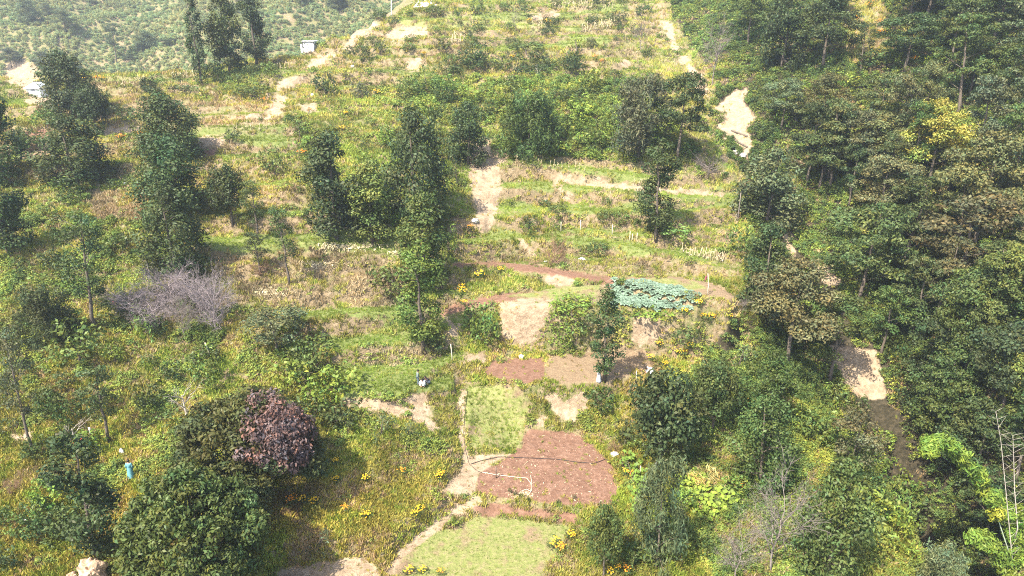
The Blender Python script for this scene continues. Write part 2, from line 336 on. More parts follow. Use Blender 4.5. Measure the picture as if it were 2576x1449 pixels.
def ground_mat():
    m, t, b = newmat('hillside_soil'); N = t.nodes; L = t.links
    pos = N.new('ShaderNodeNewGeometry').outputs['Position']
    def noise(scale, detail=6, rough=.6):
        n = N.new('ShaderNodeTexNoise'); n.inputs['Scale'].default_value = scale; n.inputs['Detail'].default_value = detail; n.inputs['Roughness'].default_value = rough
        L.new(pos, n.inputs['Vector']); return n.outputs['Fac']
    zA = N.new('ShaderNodeAttribute'); zA.attribute_name = 'zA'; sA = N.new('ShaderNodeSeparateColor'); L.new(zA.outputs['Color'], sA.inputs[0])
    zB = N.new('ShaderNodeAttribute'); zB.attribute_name = 'zB'; sB = N.new('ShaderNodeSeparateColor'); L.new(zB.outputs['Color'], sB.inputs[0])
    def ramp(f, c):
        r = N.new('ShaderNodeValToRGB'); e = r.color_ramp.elements
        e[0].position, e[0].color = c[0][0], (*c[0][1], 1); e[1].position, e[1].color = c[-1][0], (*c[-1][1], 1)
        for p, cc in c[1:-1]: k = e.new(p); k.color = (*cc, 1)
        L.new(f, r.inputs[0]); return r.outputs[0]
    nb = noise(.9, 8, .7); nm = noise(2.5, 8, .7); nf = noise(7, 6, .75); nl = noise(.12, 3)
    def thr(w, n, amp=.9, lo=.35, hi=.65):
        a = N.new('ShaderNodeMath'); a.operation = 'MULTIPLY_ADD'; L.new(n, a.inputs[0]); a.inputs[1].default_value = amp; L.new(w, a.inputs[2])
        s = N.new('ShaderNodeMapRange'); s.interpolation_type = 'SMOOTHSTEP'; L.new(a.outputs[0], s.inputs['Value'])
        s.inputs['From Min'].default_value = lo + amp * .5; s.inputs['From Max'].default_value = hi + amp * .5; return s.outputs[0]
    def mix(f, a, c):
        x = N.new('ShaderNodeMix'); x.data_type = 'RGBA'; L.new(f, x.inputs[0]); L.new(a, x.inputs[6]); L.new(c, x.inputs[7]); return x.outputs[2]
    def thr0(n, lo, hi):
        q = N.new('ShaderNodeMapRange'); q.interpolation_type = 'SMOOTHSTEP'; L.new(n, q.inputs['Value']); q.inputs['From Min'].default_value = lo; q.inputs['From Max'].default_value = hi; return q.outputs[0]
    base = ramp(nm, [(.30, (.075, .085, .03)), (.44, (.14, .145, .05)), (.55, (.20, .175, .085)), (.68, (.27, .22, .135))])
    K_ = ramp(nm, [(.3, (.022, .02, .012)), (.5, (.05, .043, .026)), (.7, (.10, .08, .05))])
    D_ = ramp(nm, [(.3, (.12, .095, .05)), (.5, (.22, .165, .095)), (.7, (.32, .245, .16))])
    T_ = ramp(nm, [(.3, (.095, .125, .034)), (.5, (.155, .185, .055)), (.7, (.22, .21, .085))])
    S_ = mix(thr0(nb, .42, .60), ramp(nm, [(.25, (.17, .115, .07)), (.45, (.255, .185, .12)), (.6, (.31, .235, .155)), (.75, (.35, .28, .20))]), ramp(nm, [(.25, (.24, .17, .11)), (.42, (.33, .25, .165)), (.55, (.37, .285, .19)), (.75, (.42, .34, .245))]))
    R_ = mix(thr0(nb, .40, .62), ramp(nm, [(.25, (.115, .06, .038)), (.5, (.175, .098, .064)), (.75, (.24, .15, .105))]), ramp(nm, [(.25, (.14, .074, .046)), (.5, (.21, .12, .08)), (.75, (.28, .18, .125))]))
    P_ = ramp(nm, [(.25, (.17, .115, .066)), (.5, (.225, .16, .098)), (.75, (.25, .20, .115))])
    G_ = ramp(nm, [(.3, (.13, .165, .04)), (.48, (.20, .215, .07)), (.6, (.24, .225, .095)), (.72, (.29, .225, .14))])
    G_ = mix(thr0(noise(.4, 4, .6), .50, .66), G_, P_)
    np_ = noise(.22, 5, .65); pr_ = N.new('ShaderNodeMapRange'); L.new(np_, pr_.inputs['Value']); pr_.inputs['From Min'].default_value = .50; pr_.inputs['From Max'].default_value = .60
    base = mix(pr_.outputs[0], base, D_)
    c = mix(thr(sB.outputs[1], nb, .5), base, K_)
    c = mix(thr(sB.outputs[0], nb, .7), c, D_)
    c = mix(thr(sB.outputs[2], nb, .5), c, T_)
    c = mix(thr(sA.outputs[0], nb, 1.3), c, S_)
    c = mix(thr(sA.outputs[1], nb, .8), c, R_)
    zC = N.new('ShaderNodeAttribute'); zC.attribute_name = 'zC'; sC = N.new('ShaderNodeSeparateColor'); L.new(zC.outputs['Color'], sC.inputs[0])
    c = mix(thr(sC.outputs[0], nb, .45), c, P_)
    c = mix(thr(sA.outputs[2], nb, .85), c, G_)
    hv = N.new('ShaderNodeMapRange'); hv.inputs['From Min'].default_value = .3; hv.inputs['From Max'].default_value = .7; hv.inputs['To Min'].default_value = .78; hv.inputs['To Max'].default_value = 1.2
    L.new(nf, hv.inputs['Value'])
    sc = N.new('ShaderNodeVectorMath'); sc.operation = 'SCALE'; L.new(c, sc.inputs[0]); L.new(hv.outputs[0], sc.inputs['Scale'])
    L.new(sc.outputs[0], b.inputs['Base Color']); b.inputs['Roughness'].default_value = .95; b.inputs['Specular IOR Level'].default_value = .1
    bp = N.new('ShaderNodeBump'); bp.inputs['Strength'].default_value = .9; bp.inputs['Distance'].default_value = .25; L.new(nm, bp.inputs['Height'])
    bp2 = N.new('ShaderNodeBump'); bp2.inputs['Strength'].default_value = .6; bp2.inputs['Distance'].default_value = .08; L.new(nf, bp2.inputs['Height']); L.new(bp.outputs[0], bp2.inputs['Normal'])
    L.new(bp2.outputs[0], b.inputs['Normal'])
    return m
M_ground = ground_mat()

def mk(name, verts, faces, mat=None, parent=None, smooth=False, attrs=None, nper=None):
    """one mesh object from arrays; faces is (n,k) array or list"""
    me = bpy.data.meshes.new(name)
    verts = np.asarray(verts, np.float32)
    if isinstance(faces, np.ndarray):
        n, k = faces.shape
        me.vertices.add(len(verts)); me.vertices.foreach_set('co', verts.ravel())
        me.loops.add(n * k); me.loops.foreach_set('vertex_index', faces.astype(np.int32).ravel())
        me.polygons.add(n); me.polygons.foreach_set('loop_start', np.arange(0, n * k, k, dtype=np.int32))
        me.update(calc_edges=True)
    else:
        me.from_pydata([tuple(map(float, v)) for v in verts], [], faces); me.update()
    if smooth: me.polygons.foreach_set('use_smooth', np.ones(len(me.polygons), bool))
    if attrs:
        for an, arr in attrs.items():
            at = me.attributes.new(an, 'FLOAT_COLOR', 'POINT'); a4 = np.ones((len(verts), 4), np.float32); a4[:, :3] = arr; at.data.foreach_set('color', a4.ravel())
    if mat: me.materials.append(mat)
    ob = bpy.data.objects.new(name, me); col.objects.link(ob)
    if parent is not None: ob.parent = parent
    return ob
def tag(o, label=None, cat=None, group=None, kind=None):
    if label: o['label'] = label
    if cat: o['category'] = cat
    if group: o['group'] = group
    if kind: o['kind'] = kind
    return o
def empty(name, loc, rz=0):
    o = bpy.data.objects.new(name, None); col.objects.link(o); o.empty_display_size = .3
    o.location = loc; o.rotation_euler = (0, 0, rz); return o
def W3(p, dz=0.0): return (float(p[0]), float(p[1]), float(p[2]) + CAMZ + dz)

# ------------------------------------------------------------------ ground objects (one grid, split by what the ground is)
vid = np.arange(NA * NR).reshape(NR, NA)
quads = np.stack([vid[:-1, :-1], vid[:-1, 1:], vid[1:, 1:], vid[1:, :-1]], -1).reshape(-1, 4)
cU = (U[:-1, :-1] + U[1:, 1:]).ravel() / 2; cV = (V[:-1, :-1] + V[1:, 1:]).ravel() / 2
def cell(w): return (w[:-1, :-1] + w[:-1, 1:] + w[1:, 1:] + w[1:, :-1]).ravel() / 4
zone = np.zeros(len(quads), int)
names = ['hillside']
def zset(name, m): names.append(name); zone[m & (zone == 0)] = len(names) - 1
cS, cR, cP, cG = cell(wS), cell(wR), cell(wP), cell(wG)
def inp(poly): return sdpoly(cU, cV, poly) > 0
zset('ploughed_field', inp(RED[0]))
zset('seedling_field', inp(SEED[0]))
zset('terrace_field', inp(FIELDS['pink'][0]))
zset('nursery_bed', inp(FIELDS['bed'][0]))
zset('grassy_field', inp(SEED[1]))
zset('sandy_yard', inp(SAND[15]) | inp(SAND[16]))
zset('stream_bed', (cell(gully_w) > .45) | inp(SAND[12]) | inp(SAND[13]) | inp(SAND[14]))
zset('bare_cliff', inp(SAND[0]) | inp(SAND[1]))
zset('landslip', inp(SAND[4]) | inp(SAND[11]))
zset('bare_chute', inp(SAND[6]) | inp(SAND[7]) | inp(SAND[10]) | inp(SAND[34]) | inp(SAND[35]))
zset('dirt_path', (cR > .5) | (cS > .9) & (cV > 950) & (cU > 950) & (cU < 1210))
GV = np.stack([GX, GY, Z + CAMZ], -1).reshape(-1, 3)
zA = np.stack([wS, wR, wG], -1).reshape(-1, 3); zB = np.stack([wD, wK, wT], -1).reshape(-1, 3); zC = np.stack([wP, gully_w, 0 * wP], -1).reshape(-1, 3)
for i, nme in enumerate(names):
    q = quads[zone == i]
    if len(q) == 0: continue
    u_, inv = np.unique(q, return_inverse=True)
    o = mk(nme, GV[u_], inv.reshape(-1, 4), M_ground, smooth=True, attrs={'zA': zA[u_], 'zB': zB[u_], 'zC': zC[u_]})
    tag(o, kind='structure')

# far hillside across the side valley
fx = np.linspace(-420, 160, 240); fy = np.linspace(175, 410, 130); FX, FY = np.meshgrid(fx, fy)
def farz(X, Y): return -40 + 0.43 * np.maximum(0, Y - 200 - 14 * np.sin(X / 37.0)) + (fbm(X / 38, Y / 38, 61) - .5) * 22 + (fbm(X / 7, Y / 7, 62) - .5) * 2.0 - 6 * sstep(200, 180, Y)
FZ = farz(FX, FY)
fvid = np.arange(fx.size * fy.size).reshape(fy.size, fx.size)
fq = np.stack([fvid[:-1, :-1], fvid[:-1, 1:], fvid[1:, 1:], fvid[1:, :-1]], -1).reshape(-1, 4)
fU, fV = pix(FX, FY, FZ)
fS = np.maximum(sstep(-10, 8, sdpoly(fU, fV, [(15, 160), (60, 150), (95, 178), (85, 235), (60, 245), (15, 220)])), 0)
fz0 = np.zeros_like(fS)
far = mk('far_hillside', np.stack([FX, FY, FZ + CAMZ], -1).reshape(-1, 3), fq, M_ground, smooth=True,
         attrs={'zA': np.stack([fS, fz0, fz0], -1).reshape(-1, 3), 'zB': np.stack([fz0, fz0, fz0 + .35], -1).reshape(-1, 3), 'zC': np.zeros((FX.size, 3))})
tag(far, kind='structure')
def castfar(x, y):
    a, dy, dz = ray(x, y); Ys = np.linspace(178, 405, 2000); r = Ys * dz / dy; g = farz(Ys * a / dy, Ys)
    k = np.nonzero(r < g)[0]
    if len(k) == 0: return None
    Yh = Ys[k[0]]; return np.array((Yh * a / dy, Yh, g[k[0]]))

# ------------------------------------------------------------------ foliage and wood builders
def leaf_arrays(C, Nn, L, asp=0.5, droop=0.0):
    n = len(C); Nn = Nn / np.linalg.norm(Nn, axis=1, keepdims=True)
    rv = rng.normal(size=(n, 3)); rv[:, 2] -= droop
    T = rv - (rv * Nn).sum(1, keepdims=True) * Nn; T /= np.linalg.norm(T, axis=1, keepdims=True) + 1e-9
    B = np.cross(Nn, T); L = L[:, None]
    v = np.stack([C - T * L * .5, C + B * L * asp * .5 + Nn * L * .10, C + T * L * .5 - Nn * L * .06, C - B * L * asp * .5 + Nn * L * .10], 1)
    return v.reshape(-1, 3), np.arange(4 * n).reshape(n, 4)
def clump_leaves(clumps, per, L, asp=.5, jit=.42, up=.35, droop=0.0, lcv=.3, squash=.8, inner=.35):
    Cs, Ns, Ls, Cl = [], [], [], []
    for (c, r) in clumps:
        n = max(6, int(per * r * r)); d = rng.normal(size=(n, 3)); d /= np.linalg.norm(d, axis=1, keepdims=True)
        rad = r * (inner + (1 - inner) * rng.random(n) ** .45) * (1 + .18 * rng.normal(size=n))
        p = np.array(c) + d * rad[:, None] * np.array((1, 1, squash))
        Cs.append(p); Ns.append(d * .75 + np.array((0, 0, up)) + rng.normal(size=(n, 3)) * jit)
        Ls.append(L * (.65 + .7 * rng.random(n)))
        tone = 1 + rng.normal() * lcv * .45; warm = rng.normal() * .08
        k = (tone * (1 + rng.normal(size=n) * lcv * .55)).clip(.35, 2.0)
        w = warm + rng.normal(size=n) * .07
        Cl.append(np.stack([k * (1 + w * 1.3), k, k * (1 - w)], 1))
    C = np.concatenate(Cs); v, f = leaf_arrays(C, np.concatenate(Ns), np.concatenate(Ls), asp, droop)
    return v, f, np.repeat(np.concatenate(Cl), 4, axis=0).clip(0.1, 2.5)
class Tubes:
    def __init__(s): s.v = []; s.f = []; s.n = 0
    def add(s, pts, rad, k=6):
        pts = np.asarray(pts, float); m = len(pts); rings = []
        for i in range(m):
            t = pts[min(i + 1, m - 1)] - pts[max(i - 1, 0)]; t /= np.linalg.norm(t) + 1e-9
            a = np.cross(t, (0.31, .95, .1) if abs(t[2]) > .8 else (0, 0, 1)); a /= np.linalg.norm(a) + 1e-9; b = np.cross(t, a)
            an = np.arange(k) * 2 * math.pi / k
            rings.append(pts[i] + rad[i] * (np.cos(an)[:, None] * a + np.sin(an)[:, None] * b))
        s.v += [x for r_ in rings for x in r_]
        for i in range(m - 1):
            for j in range(k):
                s.f.append((s.n + i * k + j, s.n + i * k + (j + 1) % k, s.n + (i + 1) * k + (j + 1) % k, s.n + (i + 1) * k + j))
        s.f.append(tuple(s.n + (m - 1) * k + j for j in range(k))); s.f.append(tuple(s.n + k - 1 - j for j in range(k)))
        s.n += m * k
    def build(s, name, mat, parent=None): return mk(name, s.v, s.f, mat, parent, smooth=True)
def wig(p0, p1, n, amp):
    p0 = np.array(p0, float); p1 = np.array(p1, float); t = np.linspace(0, 1, n)[:, None]
    q = p0 + (p1 - p0) * t; q[1:-1] += rng.normal(size=(n - 2, 3)) * amp; return q

LIB = {}
def regproto(kind, objs, H, W):
    for o in objs: 
        for c in list(o.users_collection): c.objects.unlink(o)
    LIB.setdefault(kind, []).append((objs, H, W))

def wood(H, clumps, r0, lean=0.0, nl=None, top=0.92):
    tb = Tubes(); sway = rng.normal(size=2) * lean
    n = 7; tr = np.array([(sway[0] * (t ** 2), sway[1] * (t ** 2), H * top * t - 0.3) for t in np.linspace(0, 1, n)])
    tr[1:-1, :2] += rng.normal(size=(n - 2, 2)) * H * .008
    tb.add(tr, [r0 * (1.25 if i == 0 else (1 - i / (n - 1)) ** .8 * .95 + .12) for i in range(n)], 7)
    cl = clumps if nl is None else [clumps[i] for i in rng.permutation(len(clumps))[:nl]]
    for c, r in cl:
        c = np.array(c); zt = max(H * .12, min(c[2] - np.hypot(c[0], c[1]) * .6, H * top * .95)); t = zt / (H * top)
        b = np.array((sway[0] * t * t, sway[1] * t * t, zt))
        tb.add(wig(b, c, 4, .07), [r0 * .32 * (1 - t * .6), r0 * .24 * (1 - t * .6), r0 * .16, r0 * .05], 5)
    return tb
def proto_tall(H, W, z0=.16, ncl=50, per=165, L=.32, gap=.38):
    cl = []
    ph = rng.random() * 6
    for i in range(ncl):
        t = z0 + (1 - z0) * (i + rng.random()) / ncl
        s = (t - z0) / (1 - z0)
        env = (math.sin(math.pi * min(1, s * .84 + .16)) ** .5) * (1 - gap * (.5 + .5 * math.sin(s * 12 + ph)))
        if rng.random() < .10: continue
        a = rng.random() * 6.28; rr = W * .5 * env * (.40 + .55 * rng.random())
        r = W * .5 * (.24 + .16 * rng.random()) * (.65 + .45 * env)
        cl.append(((math.cos(a) * rr, math.sin(a) * rr, H * t - r * .7), r))
    v, f, c = clump_leaves(cl, per, L, .5, droop=.4)
    tb = wood(H, cl, .018 * H * .9, .3, 18)
    regproto('tall', [tb_obj(tb, M_bark), crown_obj(v, f, c)], H, W)
def proto_forest(H, W, nlobe=9, per=125, L=.32, z0=.28, nc=9):
    cl = []; lob = []
    for i in range(nlobe):
        t = (i + .5) / nlobe; a = 2.4 * i + rng.normal() * .5; rr = W * .36 * (1.0 - .75 * t ** 2) * (.5 + .7 * rng.random()); z = H * (z0 + .08 + (.86 - z0) * t); rl = W * (.17 + .09 * rng.random())
        lob.append(((math.cos(a) * rr, math.sin(a) * rr, z), rl))
        for k in range(nc):
            d = rng.normal(size=3); d /= np.linalg.norm(d); d[2] = abs(d[2]) * .9 - .25
            r = rl * (.34 + .2 * rng.random()); cl.append(((math.cos(a) * rr + d[0] * rl * .85, math.sin(a) * rr + d[1] * rl * .85, z + d[2] * rl * .55), r))
    v, f, c = clump_leaves(cl, per, L, .48, droop=.7, squash=.6)
    regproto('forest', [tb_obj(wood(H, lob, .017 * H, .5, None), M_bark), crown_obj(v, f, c)], H, W)
def tb_obj(tb, mat): return tb.build('trunk', mat)
def crown_obj(v, f, c, name='crown'): return mk(name, v, f, M_leaf, attrs={'lc': c})
def proto_round(kind, H, W, z0=.12, ncl=60, per=150, L=.28, flat=1.0, asp=.5, droop=.3, nl=16, dens=.9):
    cl = []
    zc = H * (1 + z0) / 2; hz_ = H * (1 - z0) / 2
    for i in range(ncl):
        u = i / ncl; th = 2.39996 * i + rng.normal() * .3; ph = 1 - 1.75 * (i + .5) / ncl
        rr = math.sqrt(max(0, 1 - ph * ph)); k = (.62 + .2 * rng.random()) * (1 + .13 * math.sin(3 * th + i))
        if rng.random() > dens: continue
        r = W * .5 * (.22 + .12 * rng.random())
        cl.append(((W * .5 * rr * math.cos(th) * k, W * .5 * rr * math.sin(th) * k, zc + hz_ * ph * k * flat), r))
    for i in range(ncl // 5):
        d = rng.normal(size=3) * .25; cl.append(((W * .5 * d[0], W * .5 * d[1], zc + hz_ * d[2]), W * .5 * .3))
    v, f, c = clump_leaves(cl, per, L, asp, droop=droop)
    v[:, 2] = np.maximum(v[:, 2], .03)
    tb = wood(H, cl, .02 * H + .02, .25, nl, .7)
    regproto(kind, [tb_obj(tb, M_bark), crown_obj(v, f, c)], H, W)
def proto_open(H, W, z0=.4, ncl=26, per=170, L=.26):
    cl = []
    for i in range(ncl):
        t = z0 + (1 - z0) * rng.random() ** .8; a = rng.random() * 6.28; rr = W * .5 * (.35 + .55 * rng.random()) * (1.05 - .5 * (t - z0) / (1 - z0))
        r = W * (.10 + .06 * rng.random()); cl.append(((math.cos(a) * rr, math.sin(a) * rr, H * t - r * .6), r))
    if rng.random() < .6:
        for i in range(4):
            a = rng.random() * 6.28; cl.append(((math.cos(a) * W * .16, math.sin(a) * W * .16, H * (.28 + .1 * rng.random())), W * .10))
    v, f, c = clump_leaves(cl, per, L, .5, droop=.4, squash=.65)
    regproto('open', [tb_obj(wood(H, cl, .016 * H, .5, None), M_bark), crown_obj(v, f, c)], H, W)
def proto_wispy(H, W, ncl=70, per=230, L=.36):
    cl = []
    for i in range(ncl):
        t = .12 + .88 * rng.random(); a = rng.random() * 6.28; rr = W * .5 * math.sqrt(rng.random()) * (1.05 - .6 * max(0, t - .4)) * .85
        cl.append(((math.cos(a) * rr, math.sin(a) * rr, H * t - .3), W * (.10 + .06 * rng.random())))
    v, f, c = clump_leaves(cl, per, L, .24, jit=.6, up=.2, droop=1.4, squash=1.2, inner=.1)
    v[:, 2] = np.maximum(v[:, 2], .03)
    regproto('wispy', [tb_obj(wood(H, cl, .014 * H + .02, .3, 14), M_bark), crown_obj(v, f, c)], H, W)
def twig_tree(H, W, mat, n1=9, n2=7, n3=5, low=.25, kind='bare', r0=None, spread=1.0):
    tb = Tubes(); r0 = r0 or .013 * H
    n = 6; tr = np.array([(0, 0, H * .62 * t - .25) for t in np.linspace(0, 1, n)]); tr[1:, :2] += np.cumsum(rng.normal(size=(n - 1, 2)) * H * .012, 0)
    tb.add(tr, [r0 * (1.2 - .8 * i / (n - 1)) for i in range(n)], 6)
    for i in range(n1):
        t = low + (1 - low) * (i + rng.random()) / n1; k = t * (n - 1); k0 = min(int(k), n - 2); b = tr[k0] + (tr[k0 + 1] - tr[k0]) * (k - k0)
        a = 2.4 * i + rng.normal() * .4; e = np.array((math.cos(a) * W * .42 * spread * (.6 + .4 * rng.random()), math.sin(a) * W * .42 * spread * (.6 + .4 * rng.random()), min(H, b[2] + H * (.22 + .25 * rng.random()))))
        q = wig(b, e, 5, H * .015); tb.add(q, [r0 * .5, r0 * .4, r0 * .3, r0 * .22, r0 * .1], 5)
        for j in range(n2):
            s = .3 + .7 * rng.random(); kk = s * 4; k1 = min(int(kk), 3); p = q[k1] + (q[k1 + 1] - q[k1]) * (kk - k1)
            d = (e - b) * .3 + rng.normal(size=3) * W * .12; d[2] = abs(d[2]) * .9; e2 = p + d * (.5 + .5 * rng.random())
            q2 = wig(p, e2, 4, H * .012); tb.add(q2, [r0 * .2, r0 * .16, r0 * .12, r0 * .06], 4)
            for m_ in range(n3):
                p3 = q2[1 + int(rng.random() * 3)]; d3 = (e2 - p) * .35 + rng.normal(size=3) * W * .055
                tb.add([p3, p3 + d3 * .6 + rng.normal(size=3) * .03, p3 + d3], [r0 * .11, r0 * .09, r0 * .05], 3)
    regproto(kind, [tb.build('trunk', mat)], H, W)

for H, W in [(13, 4.2), (12, 5.2), (14, 4.6), (11, 6.0), (12, 3.6)]: proto_tall(H, W)
for H, W in [(9, 6.2), (8.5, 7)]: proto_tall(H, W, .13, 70, 130, .30, .15)
for H, W in [(6, 5.2), (5, 5), (7, 5.5)]: proto_round('round', H, W, .12)
def proto_dome(H, W, nl=74, nc=7, per=150, L=.36):
    cl, lob = [], []
    for i in range(nl):
        ph = 1 - 1.35 * (i + .5) / nl; th = 2.39996 * i + rng.normal() * .35; rr = math.sqrt(max(0, 1 - ph * ph)); k = (.74 + .2 * rng.random())
        if rng.random() < .05: continue
        c0 = np.array((W * .5 * rr * math.cos(th) * k, W * .5 * rr * math.sin(th) * k, H * .42 + H * .55 * ph * k)); rl = W * (.095 + .05 * rng.random()); lob.append((tuple(c0), rl))
        for q in range(nc):
            d = rng.normal(size=3); d /= np.linalg.norm(d); d[2] = d[2] * .6 + .1; cl.append((tuple(c0 + d * rl * .8), rl * (.36 + .22 * rng.random())))
    v, f, c = clump_leaves(cl, per, L, .48, droop=.6, squash=.65); v[:, 2] = np.maximum(v[:, 2], .05)
    regproto('big', [tb_obj(wood(H, lob, .022 * H, .3, None, .7), M_bark), crown_obj(v, f, c)], H, W)
proto_dome(10, 12.5); proto_dome(10.5, 12)
for H, W in [(13, 8), (11, 7.5), (12, 9.5), (12.5, 7), (11, 9)]: proto_forest(H, W)
for H, W in [(12, 6), (11, 5)]: proto_open(H, W)
proto_open(7, 6.5, .45, 22)
for H, W in [(6, 6), (7, 5), (5, 6.5)]: proto_wispy(H, W)
for i in range(4): proto_round('shrub', 1.9, 2.4, .02, 16, 190, .22, nl=5)
for i in range(2): proto_round('tallshrub', 2.6, 1.7, .04, 16, 210, .2, nl=5)
for i in range(2): proto_wispy(2.0, 2.2, 22, 150, .26); LIB.setdefault('wispyshrub', []).append(LIB['wispy'].pop())
twig_tree(8, 5.5, M_greytwig, 12, 9, 8, .3, 'bare', .075); twig_tree(7, 6, M_greytwig, 15, 11, 10, .25, 'bare', .07)
M_mauve = plain('mauve_grey_twigs', (.27, .225, .225), .9, .3, 4)
twig_tree(3.2, 4.5, M_mauve, 22, 11, 8, .05, 'thicket', .07, 1.1); twig_tree(2.6, 4.5, M_mauve, 22, 11, 8, .05, 'thicket', .07, 1.1)
twig_tree(4.2, 3.6, M_pale, 6, 3, 2, .15, 'dead', .11, .9); twig_tree(3.8, 4, M_pale, 6, 4, 2, .2, 'dead', .11)
twig_tree(1.3, 2.2, M_browntwig, 18, 8, 5, .02, 'heap', .035, 1.2); twig_tree(1.1, 2.4, M_greytwig, 18, 8, 5, .02, 'heapg', .035, 1.2)

TINT = {'d': (.056, .078, .027), 'm': (.078, .106, .030), 'b': (.175, .230, .038), 'y': (.25, .27, .05), 'o': (.118, .125, .048), 'g': (.10, .122, .058), 'p': (.15, .094, .082), 'l': (.125, .17, .04)}
TCOUNT = {}
def plant(kind, P, H, W, tint, label, cat, name, group=None, parts=True, rz=None, idx=None):
    lib = LIB[kind]; asp = H / W
    if idx is None:
        order = sorted(range(len(lib)), key=lambda i: abs(math.log(asp * lib[i][2] / lib[i][1])) + rng.random() * .35); idx = order[0]
    objs, h0, w0 = lib[idx]
    t = np.array(TINT[tint]) * (1 + rng.normal() * .10) * (1 + rng.normal(size=3) * .05)
    rz = rng.random() * 6.28 if rz is None else rz
    if len(objs) == 1 or not parts:
        o = objs[-1].copy(); o.name = name; col.objects.link(o); o.location = W3(P); o.rotation_euler = (0, 0, rz); o.scale = (W / w0, W / w0, H / h0); o.color = (*t, 1)
        return tag(o, label, cat, group)
    e = empty(name, W3(P), rz); e.scale = (W / w0, W / w0, H / h0)
    for s in objs:
        c = s.copy(); c.name = s.name.split('.')[0]; col.objects.link(c); c.parent = e; c.color = (*t, 1)
    return tag(e, label, cat, group)
def place(x, yb, yt, w, far_=False):
    P = castfar(x, yb) if far_ else cast(x, yb)
    if P is None: return None
    H = (K(yt) - K(yb)) * P[1]; d = P[1] * cp - P[2] * sp
    return P, max(H, .3), w * SC / FPX * d

